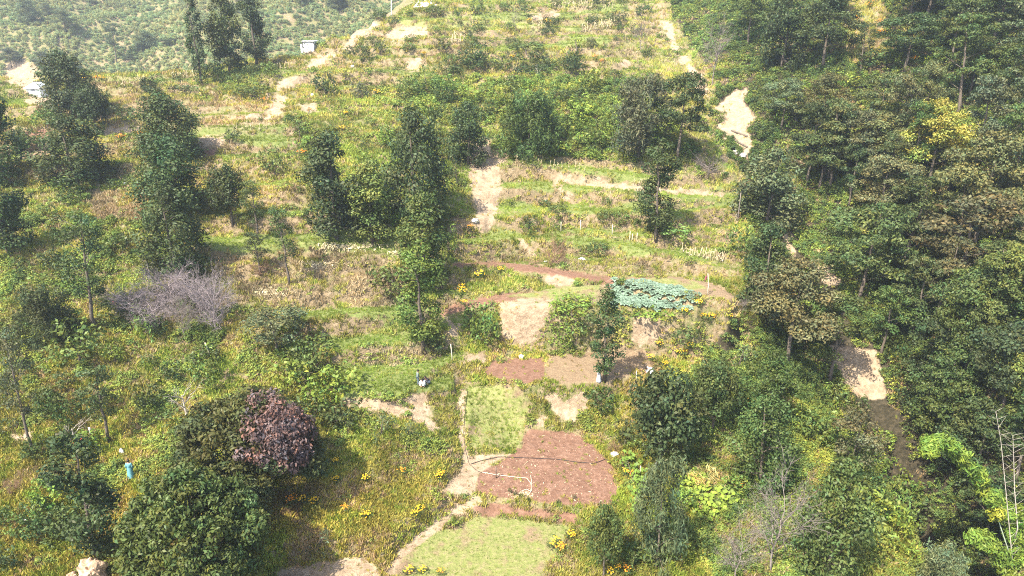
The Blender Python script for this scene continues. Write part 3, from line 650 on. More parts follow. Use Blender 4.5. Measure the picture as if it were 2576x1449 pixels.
# ------------------------------------------------------------------ trees (photo pixels: x, base y, top y, crown width)
TREES = [
 ('tall', 12, 470, 185, 100, 'd', 'tall dark tree cut by the left picture edge below the tin shed'),
 ('tall', 25, 640, 385, 110, 'd', 'shaded dark tree at the left edge above the pale sapling'),
 ('tall', 186, 300, 118, 105, 'd', 'tall dark tree just right of the grey tin shed'),
 ('round', 245, 340, 205, 85, 'd', 'dark drooping tree right of the tree beside the tin shed'),
 ('tall', 195, 465, 285, 135, 'd', 'broad dark tree with bare lower trunk below the tin shed'),
 ('open', 387, 285, 190, 66, 'd', 'small round-headed tree on a thin stem above the left terraces'),
 ('tall', 432, 400, 225, 125, 'd', 'uppermost of the three dark trees stacked left of the terraces'),
 ('tall', 440, 540, 335, 130, 'd', 'middle one of the three dark trees stacked left of the terraces'),
 ('tall', 448, 692, 455, 125, 'm', 'lowest and brightest of the three trees stacked left of the terraces'),
 ('tall', 508, 214, -30, 48, 'd', 'very slender tree, leftmost of the three on the skyline spur'),
 ('tall', 578, 190, -30, 92, 'd', 'thick dark columnar tree in the middle of the three on the spur'),
 ('tall', 645, 165, -20, 76, 'd', 'dark tree rightmost of the three standing on the spur'),
 ('round', 585, 568, 402, 100, 'd', 'dense dark oval tree on the grassy terrace left of centre'),
 ('open', 648, 605, 452, 76, 'm', 'thin-stemmed tree right of the dense dark oval tree'),
 ('open', 655, 692, 575, 66, 'd', 'small tree with a twin trunk on the lower terrace edge'),
 ('open', 728, 718, 508, 82, 'm', 'sparse young tree with a pale thin trunk above the dry terrace'),
 ('tall', 850, 605, 325, 122, 'd', 'tall dark tree with creepers on its foot in the central grove'),
 ('tall', 938, 612, 395, 100, 'l', 'brighter tree between the two tall ones of the central grove'),
 ('tall', 1050, 560, 262, 128, 'd', 'tallest dark tree of the central grove'),
 ('tall', 1178, 415, 250, 78, 'd', 'dark oval tree beside the top of the pale landslip'),
 ('tall', 1072, 730, 478, 112, 'm', 'leafy tree right behind the trunk-showing tree in the centre'),
 ('tall', 1066, 885, 600, 100, 'l', 'tall lit tree in the centre with its bare foot on the bank'),
 ('open', 245, 832, 535, 142, 'd', 'umbrella-crowned tree with a tall bare dark trunk on the left'),
 ('wispy', 125, 860, 722, 135, 'd', 'dark round feathery tree low on the left'),
 ('open', 85, 1132, 815, 100, 'g', 'gaunt thin-leaved tree with a long dark trunk at the left'),
 ('open', 275, 1112, 902, 105, 'd', 'small dark-headed tree above the red rags'),
 ('tall', 240, 1398, 1085, 118, 'd', 'dark bushy tree with a curved pale trunk at the lower left'),
 ('big', 640, 1250, 1000, 325, 'm', 'huge domed tree with a withered purple patch on its crown'),
 ('big', 512, 1490, 1192, 320, 'm', 'huge bright domed tree at the bottom left'),
 ('wispy', 632, 1310, 1172, 115, 'g', 'blue-green feathery young tree between the two domed trees'),
 ('open', 700, 885, 768, 195, 'g', 'low spreading grey-green tree above the green hedge'),
 ('wispy', 1330, 392, 232, 155, 'm', 'large round feathery tree in the thicket above the terraces'),
 ('wispy', 1605, 400, 195, 150, 'g', 'wispy pale tree left of the dark spreading tree'),
 ('forest', 1705, 405, 188, 155, 'd', 'dark spreading tree left of the upper gully'),
 ('tall', 1650, 603, 345, 86, 'd', 'narrow dark tree standing across the long terraces'),
 ('tall', 1520, 958, 712, 68, 'd', 'narrow dark tree behind the standing figure in white'),
 ('round', 1660, 1178, 925, 205, 'd', 'dense dark globe-shaped tree right of the fields'),
 ('round', 1790, 1085, 895, 125, 'd', 'dark tree behind the dense globe-shaped tree'),
 ('tall', 1915, 782, 558, 104, 'd', 'dark cone-shaped tree at the right end of the nursery bed'),
 ('tall', 1928, 565, 368, 130, 'g', 'pale grey-green tree above the dark cone-shaped tree'),
 ('forest', 2160, 772, 520, 215, 'm', 'broad tree leaning over the sandy upper stream bed'),
 ('forest', 1980, 912, 655, 225, 'o', 'broad yellow-green tree left of the stream bed'),
 ('forest', 2085, 962, 725, 150, 'm', 'tree with a thick trunk at the edge of the sand flat'),
 ('forest', 1925, 1080, 880, 150, 'm', 'bright leafy tree right of the dense globe-shaped tree'),
 ('tall', 1910, 1215, 990, 120, 'm', 'upright tree above the bare grey tree'),
 ('wispy', 1652, 1430, 1155, 125, 'g', 'grey-green feathery tree beside the gourd vine'),
 ('round', 1517, 1452, 1258, 96, 'm', 'small round orchard tree on a straight stem at the bottom'),
 ('open', 2137, 1195, 1025, 145, 'o', 'yellowing open-branched tree on the bank above the dark ravine'),
 ('tall', 2080, 1450, 1150, 135, 'm', 'dark-shadowed tree right of the bare grey tree'),
 ('forest', 2070, 175, -20, 155, 'd', 'dark tree at the top of the wood nearest the upper gully'),
 ('tall', 1965, 175, -40, 110, 'd', 'dark tree at the top edge right of the bare upper chute'),
 ('open', 2163, 190, 55, 58, 'd', 'small dark tree before the sunny clearing in the wood'),
 ('forest', 2275, 185, 35, 155, 'd', 'round dark tree right of the sunny clearing'),
 ('forest', 2405, 300, 25, 125, 'm', 'tall pale-trunked tree in the upper right wood'),
 ('forest', 2515, 260, 110, 120, 'm', 'tree at the right edge below the dark upper corner'),
 ('forest', 2500, 110, -60, 180, 'd', 'black-shaded tree in the top right corner'),
 ('open', 2262, 345, 165, 100, 'm', 'forked dark-trunked tree in the middle of the wood'),
 ('forest', 2205, 345, 180, 110, 'o', 'olive tree hung with yellow catkins in the upper wood'),
 ('forest', 2065, 325, 185, 120, 'o', 'olive tree left of the catkin-hung tree'),
 ('forest', 1965, 330, 200, 110, 'g', 'grey-green tree overhanging the bare slide'),
 ('forest', 2190, 440, 285, 175, 'o', 'broad olive tree in the middle of the wood'),
 ('forest', 2330, 480, 250, 155, 'y', 'bright yellow-green tree in the wood'),
 ('forest', 2450, 620, 335, 215, 'o', 'large olive-brown tree at the right'),
 ('forest', 2210, 570, 395, 160, 'o', 'pale olive tree above the shaded ravine side'),
 ('forest', 2060, 480, 330, 140, 'm', 'green tree below the grey-green overhanging one'),
 ('open', 2258, 638, 525, 145, 'g', 'flat-topped fern-leaved tree above the shaded ravine side'),
 ('forest', 2400, 780, 480, 235, 'o', 'catkin-hung olive tree below the large olive-brown tree'),
 ('forest', 2487, 860, 660, 190, 'm', 'layered green tree with a pale trunk on the right bank'),
 ('forest', 2400, 960, 690, 180, 'm', 'layered tree leaning out over the dark ravine'),
 ('forest', 2510, 1060, 820, 190, 'd', 'deep green tree below the layered one on the right bank'),
 ('forest', 2360, 1080, 880, 150, 'm', 'green tree hanging low over the dark ravine'),
 ('tall', 2560, 1060, 830, 90, 'l', 'bright tree cut by the right picture edge'),
 ('forest', 2360, 1190, 960, 165, 'm', 'lowest green bough-spreading tree above the bamboo'),
 ('forest', 2550, 1220, 990, 120, 'm', 'green tree at the right edge behind the bare canes'),
 ('wispy', 2360, 1500, 1385, 130, 'g', 'pale leafy crown cut by the bottom edge right of the bank'),
 ('forest', 2560, 420, 180, 140, 'g', 'grey-green tree at the right edge of the upper wood'),
 ('forest', 2440, 240, 90, 120, 'm', 'mid green tree behind the pale-trunked one'),
 ('forest', 2095, 60, -80, 100, 'm', 'tree on the top edge left of the sunny clearing'),
 ('forest', 2330, 70, -90, 170, 'd', 'tree on the top edge right of the sunny clearing'),
 ('forest', 1880, 120, -40, 110, 'm', 'tree on the top edge above the bare slide'),
 ('forest', 2215, 900, 720, 120, 'm', 'tree on the left lip of the ravine right of the sand flat'),
 ('forest', 2330, 1010, 800, 130, 'd', 'dark tree standing in the ravine below the layered tree'),
 ('forest', 2290, 860, 640, 130, 'd', 'shaded tree in the depth of the ravine'),
 ('forest', 2440, 1230, 1010, 170, 'd', 'dark tree on the right lip of the ravine above the bamboo'),
 ('forest', 2470, 1400, 1180, 130, 'd', 'dark tree behind the arching bamboo'),
 ('forest', 2560, 760, 560, 120, 'o', 'olive tree cut by the right edge at half height'),
]
for kind, x, yb, yt, w, ti, lab in TREES:
    r_ = place(x, yb, yt, w)
    if r_ is None: print('no ground', lab); continue
    P, H, W = r_
    W *= {'tall': 1.38, 'forest': 1.15, 'wispy': 1.1, 'open': 1.1}.get(kind, 1.0) if yt > 0 else 1.15
    nm = {'tall': 'tall_tree', 'round': 'round_tree', 'open': 'open_crowned_tree', 'wispy': 'feathery_tree', 'forest': 'broadleaf_tree', 'big': 'domed_tree'}[kind]
    o = plant(kind, P, H, W, ti, lab, 'tree', nm, idx={'huge domed tree with a withered purple patch on its crown': 0, 'huge bright domed tree at the bottom left': 1}.get(lab))
    if 'purple' in lab: BIGP = (o, P, H, W)
# withered purple patch as its own part of the domed tree
o, P, H, W = BIGP
cl = []
d0 = Vector((.80, -.42, .62)).normalized()
for i in range(95):
    d_ = (d0 + Vector(rng.normal(size=3)) * .25).normalized()
    cl.append(((d_.x * 6.1, d_.y * 6.1, 5.2 + d_.z * 5.0), .75))
v, f, c = clump_leaves(cl, 150, .36, .45, droop=1.0)
o.rotation_euler = (0, 0, 0)
pc = crown_obj(v, f, c, 'withered_foliage'); pc.parent = o; pc.color = (*TINT['p'], 1); pc['label'] = 'withered purple-brown leaves on the right of the crown'
WOODP = [(1930, -40), (2576, -60), (2640, 1000), (2340, 960), (2230, 640), (2080, 480), (1960, 330)]
k = 0
while k < 30:
    x = rng.uniform(1930, 2640); y = rng.uniform(60, 1080)
    if sdpoly(np.array([x]), np.array([y - 60]), WOODP)[0] < 0: continue
    if sdpoly(np.array([x]), np.array([y]), [(2090, -20), (2260, -20), (2270, 260), (2100, 260)])[0] > 0: continue
    Pq = cast(x, y)
    if Pq is None: continue
    Wq = rng.uniform(5, 8.5); plant('forest', Pq, rng.uniform(9, 13.5), Wq, 'dmmogoml'[int(rng.random() * 8)], 'broad-leaved tree filling the dense wood on the right', 'tree', 'wood_tree', 'trees filling the right-hand wood'); k += 1
FARTREES = [(75, 60, -10, 55), (165, 82, 22, 62), (295, 160, 55, 50), (370, 125, 75, 70), (110, 175, 130, 60), (30, 170, 120, 70), (430, 110, 95, 50), (620, 45, -20, 60), (330, 155, 135, 50), (120, 40, 5, 30), (385, 0, -40, 40), (760, 15, -30, 50), (850, 20, -20, 60), (240, 15, 2, 40), (1140, -5, -40, 60)]
for i, (x, yb, yt, w) in enumerate(FARTREES):
    r_ = place(x, yb, yt, w, True)
    if r_ is None: continue
    plant('forest' if i % 3 else 'tall', *r_, 'g', 'hazy bluish tree standing on the far hillside across the side valley', 'tree', 'distant_tree', 'trees on the far hillside')

# bare trees, thickets and dead wood
BARE = [
 ('bare', 1793, 215, 55, 85, 'leafless grey tree with a tall stem right of the upper chute'), ('bare', 1612, 128, 35, 62, 'leafless grey tree left of the upper chute'),
 ('bare', 1940, 1440, 1205, 185, 'large leafless grey tree at the lower right'), ('bare', 1850, 1470, 1330, 130, 'small leafless tree below the gourd vine'),
 ('thicket', 430, 770, 665, 130, 'grey leafless thicket under the lowest stacked tree'), ('thicket', 330, 785, 720, 110, 'grey leafless thicket right of the umbrella-crowned tree'),
 ('thicket', 385, 825, 745, 120, 'grey leafless thicket between the left-hand thickets'), ('thicket', 500, 790, 700, 110, 'grey leafless thicket above the vase-shaped bush'),
 ('thicket', 540, 830, 690, 110, 'grey leafless thicket at the dry terrace end'), ('bare', 468, 860, 745, 80, 'leafless vase-shaped bush with a tan top on the left slope'),
 ('dead', 470, 1050, 950, 95, 'bleached dead branches above the domed tree'), ('dead', 192, 1115, 1050, 90, 'bleached dead tree hung with red rags'),
 ('heapg', 1858, 775, 742, 70, 'heap of grey brushwood at the end of the nursery bed'), ('heap', 1395, 665, 588, 62, 'rounded heap of brown cut brush on the terrace bank'),
 ('heap', 1545, 1135, 1105, 34, 'small brown brush heap behind the ashes'), ('heap', 1345, 665, 650, 40, 'low brown brush pile above the path'),
 ('heapg', 1780, 440, 385, 75, 'tangle of grey brushwood below the bare slide'), ('heap', 655, 690, 655, 50, 'brown brush heap at the foot of the twin-trunked tree'),
 ('dead', 1850, 560, 520, 18, 'snapped pale dead stump under the pale grey-green tree'), ('heap', 40, 1240, 1195, 40, 'brown dry bush at the left edge'),
 ('bare', 1298, 85, 15, 26, 'thin leafless sapling on the uppermost terrace'), ('dead', 1352, 200, 155, 22, 'thin bleached snag in the thicket'),
]
for kind, x, yb, yt, w, lab in BARE:
    r_ = place(x, yb, yt, w)
    if r_ is None: continue
    o = plant(kind, *r_, 'p', lab, 'tree' if 'tree' in lab or 'snag' in lab or 'sapling' in lab else 'brushwood', {'bare': 'bare_tree', 'thicket': 'bare_thicket', 'dead': 'dead_tree', 'heap': 'brush_heap', 'heapg': 'brush_heap'}[kind])

# single shrubs one can point at
SHRUBS = [
 ('shrub', 820, 240, 178, 70, 'd', 'dark glossy round bush in the middle of the upper slope'), ('shrub', 906, 250, 203, 56, 'g', 'grey-green bush right of the dark glossy one'),
 ('shrub', 915, 148, 105, 50, 'm', 'bright half of the bush pair below the upper chute'), ('shrub', 957, 138, 98, 42, 'd', 'dark half of the bush pair below the upper chute'),
 ('shrub', 1205, 172, 100, 56, 'd', 'dark bush with yellowish top on the upper terraces'), ('shrub', 1452, 195, 122, 52, 'd', 'blue-green dark bush by the upper hedge'),
 ('tallshrub', 755, 350, 290, 44, 'l', 'bright upright bush above the left terraces'), ('tallshrub', 745, 395, 345, 30, 'b', 'small bright upright bush below the other'),
 ('shrub', 690, 445, 365, 82, 'l', 'broad bright-topped bush at the terrace edge left of the grove'), ('shrub', 585, 355, 322, 48, 'd', 'small dark bush on the left terrace strip'),
 ('wispyshrub', 1150, 470, 388, 55, 'm', 'feathery cone-shaped bush left of the landslip'), ('shrub', 1095, 45, 12, 60, 'm', 'round bush before the stone heap at the top'),
 ('shrub', 955, 52, 18, 40, 'm', 'round bush right beside the top of the pale chute'), ('shrub', 1130, 640, 560, 60, 'l', 'bright bush right of the central trees'),
 ('shrub', 820, 1035, 925, 120, 'b', 'big bright bush below the spreading tree'), ('shrub', 770, 960, 860, 110, 'l', 'leafy bush right of the spreading tree'), ('shrub', 870, 1075, 1000, 110, 'm', 'deep green bush below the pale bank'),
 ('wispyshrub', 960, 1095, 1025, 90, 'g', 'feathery grey bush below the pale bank'), ('wispyshrub', 1030, 1100, 1050, 70, 'g', 'lower feathery grey bush near the path'), ('wispyshrub', 805, 1385, 1325, 78, 'g', 'feathery blue-green bush on the flowery bank'),
 ('shrub', 790, 905, 845, 130, 'l', 'hedge-like bush right below the spreading tree'), ('shrub', 850, 985, 915, 140, 'b', 'bright bushy mound left of the grassy treads'), ('shrub', 745, 990, 900, 120, 'b', 'tall bright bush left of the bushy mound'), ('shrub', 790, 1075, 990, 120, 'm', 'bush touching the domed tree with the purple patch'),
 ('shrub', 200, 915, 800, 140, 'l', 'light leafy bush with large leaves on the left'), ('shrub', 290, 915, 860, 70, 'b', 'bright bush beside the large-leaved one'), ('shrub', 1510, 1035, 975, 90, 'm', 'green mound of leaves below the figure in white'),
 ('shrub', 1570, 1120, 1050, 60, 'm', 'green bush in the shade of the globe-shaped tree'), ('shrub', 1220, 870, 770, 90, 'l', 'sprawling green creeper beside the pale cliff'), ('shrub', 1450, 860, 805, 75, 'l', 'bright bush between the two pale cliffs'),
 ('shrub', 1440, 790, 742, 110, 'b', 'bright creeper over the top of the cliff'), ('shrub', 1640, 800, 770, 120, 'b', 'bright creeper hanging below the cabbages'), ('shrub', 1720, 870, 815, 70, 'm', 'green bush right of the right-hand pale cliff'),
 ('shrub', 990, 745, 660, 130, 'l', 'leafy bush left of the central tree foot'), ('shrub', 1090, 885, 835, 80, 'l', 'leafy bush at the right of the central tree foot'), ('shrub', 1400, 540, 510, 60, 'm', 'bush on the second long terrace'),
 ('shrub', 1330, 575, 540, 50, 'd', 'dark low bush beside the landslip on the terrace'), ('shrub', 1695, 600, 560, 100, 'l', 'bright bush at the foot of the narrow dark tree'), ('shrub', 1500, 640, 605, 70, 'm', 'green bush on the bank above the path'),
 ('tallshrub', 1735, 668, 640, 36, 'b', 'bright small bush on the path bank near the flag'), ('shrub', 1860, 640, 560, 80, 'l', 'yellow-green bush beside the dark cone-shaped tree'), ('shrub', 1370, 520, 498, 40, 'm', 'small bush on the first long terrace'),
 ('shrub', 120, 325, 268, 70, 'l', 'bright bush below the tin shed'), ('shrub', 75, 420, 385, 70, 'd', 'dark bush at the left edge below the brown field'), ('shrub', 460, 230, 210, 90, 'm', 'low hedge bush on the spur slope'), 
 ('tallshrub', 870, 205, 165, 40, 'y', 'yellow-green upright bush right of the dark glossy bush'), ('tallshrub', 1075, 235, 150, 55, 'l', 'tall loose bush in the middle of the upper slope'), ('shrub', 1325, 135, 100, 110, 'm', 'wide green bush on the upper terrace bank'),
 ('tallshrub', 1450, 130, 78, 60, 'y', 'yellowish tall bush below the maize stalks'), ('shrub', 1545, 195, 172, 50, 'm', 'small round bush at the right end of the hedge'), ('shrub', 1140, 195, 165, 60, 'm', 'left end bush of the upper hedge'),
 ('shrub', 2170, 560, 510, 60, 'l', 'bright fern-leaved bush at the upper ravine'), ('shrub', 2010, 545, 500, 60, 'l', 'bright drooping bush above the sandy bed'), ('shrub', 1030, 130, 110, 40, 'm', 'bush left of the pale slip scar'),
 ('wispyshrub', 1860, 920, 850, 90, 'g', 'feathery grey bush right of the marigolds'), ('tallshrub', 1448, 192, 150, 30, 'y', 'thin yellow bush before the blue-green dark one'), ('shrub', 640, 245, 205, 90, 'm', 'green bush on the slope below the three skyline trees'),
]
for kind, x, yb, yt, w, ti, lab in SHRUBS:
    r_ = place(x, yb, yt, w)
    if r_ is None: continue
    plant(kind, *r_, ti, lab, 'bush', 'bush')

# shrubs of the thickets: many alike
THICK = [
 ('bright green bush in the dense thicket above the long terraces', 'bushes of the middle thicket', [(1000, 230), (1250, 215), (1500, 210), (1620, 240), (1600, 330), (1560, 420), (1400, 400), (1240, 375), (1160, 330), (1000, 300)], 95, 'bblm', (40, 75)),
 ('green bush growing in the row of the upper hedge', 'bushes of the upper hedge', [(1090, 168), (1440, 165), (1450, 195), (1100, 198)], 30, 'mmd', (42, 62)),
 ('bush growing on the slope between the central grove and the landslip', 'bushes right of the grove', [(760, 300), (1180, 300), (1150, 560), (1000, 620), (900, 600), (760, 440)], 42, 'lmbm', (36, 62)),
 ('leafy bush on the steep bank left of the dark ravine', 'bushes on the ravine bank', [(2040, 990), (2160, 1040), (2400, 1330), (2400, 1449), (2180, 1449), (2120, 1250), (1990, 1060)], 46, 'blml', (60, 110)),
 ('bush on the right side of the ravine, its leaves tinted dark for the deep shade', 'shade-tinted bushes of the ravine', [(2200, 620), (2340, 660), (2360, 900), (2400, 1100), (2520, 1449), (2400, 1449), (2320, 1180), (2240, 960), (2190, 760)], 62, 'ddm', (60, 100)),  # dark leaf tints stand in for the deep shade of the ravine
 ('bush scattered on the rough left slope', 'bushes of the left slope', [(0, 560), (360, 560), (640, 880), (620, 1000), (420, 1449), (0, 1449)], 90, 'lbmdml', (40, 95)),
 ('bush under the trees of the upper right wood', 'bushes under the wood', [(1830, 60), (2576, 60), (2576, 640), (2200, 560), (1930, 420), (1900, 260)], 46, 'lmdb', (45, 80)),
 ('low bush on the spur slope below the skyline trees', 'bushes of the spur', [(380, 215), (720, 170), (720, 240), (480, 260)], 22, 'mml', (36, 60)),
 ('small bush on the uppermost terraces', 'bushes of the uppermost terraces', [(680, 40), (1640, 0), (1640, 160), (1250, 150), (700, 170)], 70, 'mmdlo', (24, 52)),
 ('bush on the banks of the long terraces', 'bushes of the long terraces', [(1260, 500), (1840, 520), (1860, 660), (1280, 640)], 20, 'mll', (30, 48)),
 ('bush in the tangled growth right of the fields', 'bushes right of the fields', [(1560, 1130), (1800, 1080), (1900, 1180), (1980, 1449), (1560, 1449)], 26, 'lbm', (50, 80)),
 ('bush on the slope left of the terraces', 'bushes left of the terraces', [(0, 290), (380, 260), (500, 420), (380, 560), (0, 560)], 34, 'mdl', (36, 62)),
]
for lab, grp, poly, n, tints, (w0, w1) in THICK:
    n = int(n * .8); bname = {'bushes of the middle thicket': 'thicket_bush', 'bushes of the upper hedge': 'hedge_bush', 'bushes right of the grove': 'thicket_bush', 'bushes on the ravine bank': 'bank_bush', 'shade-tinted bushes of the ravine': 'bank_bush', 'bushes under the wood': 'wood_bush', 'bushes right of the fields': 'thicket_bush'}.get(grp, 'slope_bush')
    q = np.array(poly); k = 0; tries = 0
    while k < n and tries < n * 30:
        tries += 1
        x = rng.uniform(q[:, 0].min(), q[:, 0].max()); y = rng.uniform(q[:, 1].min(), q[:, 1].max())
        if sdpoly(np.array([x]), np.array([y]), poly)[0] < 0: continue
        if any(sdpoly(np.array([x]), np.array([y]), s)[0] > -6 for s in SAND + RED): continue
        if any(abs(x - hx) < 60 and -25 < y - hy < 95 for hx, hy in ((331, 1202), (1052, 969), (1072, 970), (1506, 960), (1637, 945), (97, 236), (307, 1140))): continue
        w = rng.uniform(w0, w1); r_ = place(x, y, y - w * rng.uniform(.6, .95), w)
        if r_ is None or r_[2] > 6: continue
        kd = ['shrub', 'shrub', 'shrub', 'tallshrub', 'wispyshrub'][int(rng.random() * 5)]
        plant(kd, *r_, tints[int(rng.random() * len(tints))], lab, 'bush', bname, grp, parts=False); k += 1

# ------------------------------------------------------------------ undergrowth (stuff): grasses, weeds, low scrub
protos = bpy.data.collections.new('undergrowth_shapes')
def proto_ug(name, v, f, c):
    o = mk(name, v, f, M_leafi, attrs={'lc': c})
    for cc in list(o.users_collection): cc.objects.unlink(o)
    protos.objects.link(o)
def tuft(name, n, h, spread, wd, lean=.5):
    C, F, Cl = [], [], []
    for i in range(n):
        a = rng.random() * 6.28; r0 = spread * math.sqrt(rng.random()); b = np.array((math.cos(a) * r0, math.sin(a) * r0, -.05))
        a2 = rng.random() * 6.28; hh = h * (.5 + .6 * rng.random()); d = np.array((math.cos(a2), math.sin(a2), 0)) * hh * lean * rng.random()
        s = np.array((-math.sin(a2 + 1), math.cos(a2 + 1), 0)) * wd
        C += [b - s, b + s, b + d * .35 + s * .7 + (0, 0, hh * .6), b + d + (0, 0, hh)]; k = .7 + .6 * rng.random(); w = rng.normal() * .08; Cl += [(k * (1 + w), k, k * (1 - w))] * 4
        j = 4 * i; F.append((j, j + 1, j + 2, j + 3))
    proto_ug(name, np.array(C), np.array(F), np.array(Cl))
tuft('a0_tuft', 16, .38, .30, .030); tuft('a1_tuft', 16, .5, .28, .028, .8); tuft('a2_tuft', 20, .28, .36, .034, 1.1)
def weed(name, n, r, h, L):
    cl = [((rng.normal() * r * .5, rng.normal() * r * .5, h * (.25 + .5 * rng.random())), r * .55) for i in range(5)]
    v, f, c = clump_leaves(cl, n / (5 * (r * .55) ** 2), L, .6, up=.7, squash=.6); v[:, 2] = np.maximum(v[:, 2], -.02); proto_ug(name, v, f, c)
weed('b0_weed', 40, .42, .4, .17); weed('b1_weed', 40, .38, .5, .15)
def scrub(name, W, H, n, L):
    cl = []
    for i in range(11):
        a = rng.random() * 6.28; rr = W * .36 * math.sqrt(rng.random()); cl.append(((math.cos(a) * rr, math.sin(a) * rr, H * (.2 + .5 * rng.random())), W * (.17 + .07 * rng.random())))
    v, f, c = clump_leaves(cl, n / (11 * (W * .2) ** 2), L, .5); v[:, 2] = np.maximum(v[:, 2], -.02); proto_ug(name, v, f, c)
scrub('c0_scrub', 1.3, .9, 260, .18); scrub('c1_scrub', 1.5, 1.1, 280, .2); scrub('c2_scrub', 1.1, 1.2, 240, .17)
def gn_scatter(name, label, P, idx, rot, scl, tint):
    me = bpy.data.meshes.new(name); me.vertices.add(len(P)); me.vertices.foreach_set('co', P.astype(np.float32).ravel())
    a = me.attributes.new('idx', 'INT', 'POINT'); a.data.foreach_set('value', idx.astype(np.int32))
    a = me.attributes.new('rot', 'FLOAT_VECTOR', 'POINT'); a.data.foreach_set('vector', rot.astype(np.float32).ravel())
    a = me.attributes.new('scl', 'FLOAT', 'POINT'); a.data.foreach_set('value', scl.astype(np.float32))
    a = me.attributes.new('tint', 'FLOAT_COLOR', 'POINT'); t4 = np.ones((len(P), 4), np.float32); t4[:, :3] = tint; a.data.foreach_set('color', t4.ravel())
    o = bpy.data.objects.new(name, me); col.objects.link(o)
    g = bpy.data.node_groups.new(name, 'GeometryNodeTree'); g.interface.new_socket('Geometry', in_out='INPUT', socket_type='NodeSocketGeometry'); g.interface.new_socket('Geometry', in_out='OUTPUT', socket_type='NodeSocketGeometry')
    n = g.nodes; gi = n.new('NodeGroupInput'); go = n.new('NodeGroupOutput'); ip = n.new('GeometryNodeInstanceOnPoints'); ci = n.new('GeometryNodeCollectionInfo')
    ci.inputs['Collection'].default_value = protos; ci.inputs['Separate Children'].default_value = True; ci.inputs['Reset Children'].default_value = True
    def na(nm, ty):
        x = n.new('GeometryNodeInputNamedAttribute'); x.data_type = ty; x.inputs['Name'].default_value = nm; return x.outputs['Attribute']
    g.links.new(gi.outputs[0], ip.inputs['Points']); g.links.new(ci.outputs[0], ip.inputs['Instance']); ip.inputs['Pick Instance'].default_value = True
    g.links.new(na('idx', 'INT'), ip.inputs['Instance Index']); g.links.new(na('rot', 'FLOAT_VECTOR'), ip.inputs['Rotation']); g.links.new(na('scl', 'FLOAT'), ip.inputs['Scale'])
    g.links.new(ip.outputs[0], go.inputs[0])
    md = o.modifiers.new('scatter', 'NODES'); md.node_group = g
    return tag(o, label, 'undergrowth', kind='stuff')

NP = 300000
pa = rng.uniform(-1.02, 1.02, NP); pl_ = rng.uniform(math.log(32), math.log(215), NP); PY = np.exp(pl_); PX = pa * PY; PZ = hz(PX, PY)
pu, pv = pix(PX, PY, PZ)
# kinds: 0 green grass 1 yellow grass 2 dry grass 3 bright weed 4 mid weed 5 bright scrub 6 mid scrub 7 dark scrub
CL = {'mix': (.85, [.30, .32, .20, .08, .05, .025, .025, 0]), 'tread': (.95, [.82, .12, .01, .05, 0, 0, 0, 0]), 'dry': (.7, [.12, .36, .49, .01, .01, .005, .005, 0]), 'riser': (.8, [.24, .36, .28, .06, .05, .005, .005, 0]),
      'thicket': (.95, [.18, .14, .03, .24, .12, .17, .10, .02]), 'forest': (.9, [.12, .06, .12, .10, .24, .08, .20, .08]), 'flower': (.9, [.22, .42, .26, .06, .035, .005, 0, 0]), 'lawn': (.55, [.7, .26, .04, 0, 0, 0, 0, 0]),
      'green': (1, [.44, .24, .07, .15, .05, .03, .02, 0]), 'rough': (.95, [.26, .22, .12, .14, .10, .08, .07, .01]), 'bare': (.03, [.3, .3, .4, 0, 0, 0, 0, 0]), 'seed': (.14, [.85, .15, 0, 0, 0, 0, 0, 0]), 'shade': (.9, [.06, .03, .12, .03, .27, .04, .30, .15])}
cn = list(CL); cls = np.full(NP, cn.index('mix'))
def paint(name, poly, e=14):
    d = sdpoly(pu, pv, poly) + (fbm(PX / 2.5, PY / 2.5, 71, 3) - .5) * e * 2
    cls[d > 0] = cn.index(name)
paint('rough', [(-200, 480), (420, 480), (640, 700), (860, 880), (700, 1200), (700, 1449), (700, 1600), (-400, 1600), (-400, 480)])
paint('green', [(760, 290), (1000, 200), (1200, 300), (1180, 560), (980, 620), (860, 600), (760, 460)])
paint('thicket', [(1000, 215), (1300, 195), (1620, 205), (1760, 390), (1640, 432), (1240, 380), (1090, 310)])
paint('thicket', [(880, 430), (1010, 420), (1000, 600), (900, 590)]); paint('green', [(1240, 225), (1420, 220), (1440, 260), (1260, 265)])
paint('green', [(480, 185), (720, 165), (700, 240), (500, 260)]); paint('green', [(640, 20), (1660, -40), (1640, 140), (1000, 170), (700, 130)])
paint('dry', [(480, 260), (720, 250), (700, 330), (480, 330)]); paint('dry', [(230, 205), (470, 195), (500, 320), (250, 340)]); paint('dry', [(530, 640), (1040, 620), (1040, 770), (540, 780)]); paint('dry', [(220, 480), (380, 470), (380, 560), (240, 560)])
paint('dry', [(800, 800), (1040, 795), (1040, 845), (820, 850)]); paint('mix', [(850, 885), (1150, 880), (1150, 1000), (860, 1000)]); paint('dry', [(1240, 395), (1640, 410), (1840, 470), (1840, 485), (1500, 445), (1250, 412)])
paint('dry', [(1290, 650), (1860, 650), (1870, 700), (1560, 690)]); paint('mix', [(1260, 500), (1860, 510), (1860, 650), (1260, 650)])
paint('green', [(1480, 760), (1760, 785), (1800, 980), (1680, 1000), (1640, 870), (1580, 860)]); paint('green', [(1380, 745), (1500, 745), (1490, 870), (1370, 890)]); paint('green', [(1130, 780), (1260, 770), (1260, 890), (1150, 890)])
paint('flower', [(720, 1100), (1130, 1090), (1160, 1180), (1090, 1260), (980, 1400), (720, 1410)]); paint('green', [(880, 1040), (1130, 1080), (1100, 1140), (830, 1110)])
paint('green', [(1290, 965), (1560, 965), (1560, 1110), (1470, 1090), (1310, 1085)]); paint('green', [(1540, 1130), (1880, 1150), (1900, 1449), (1560, 1449)])
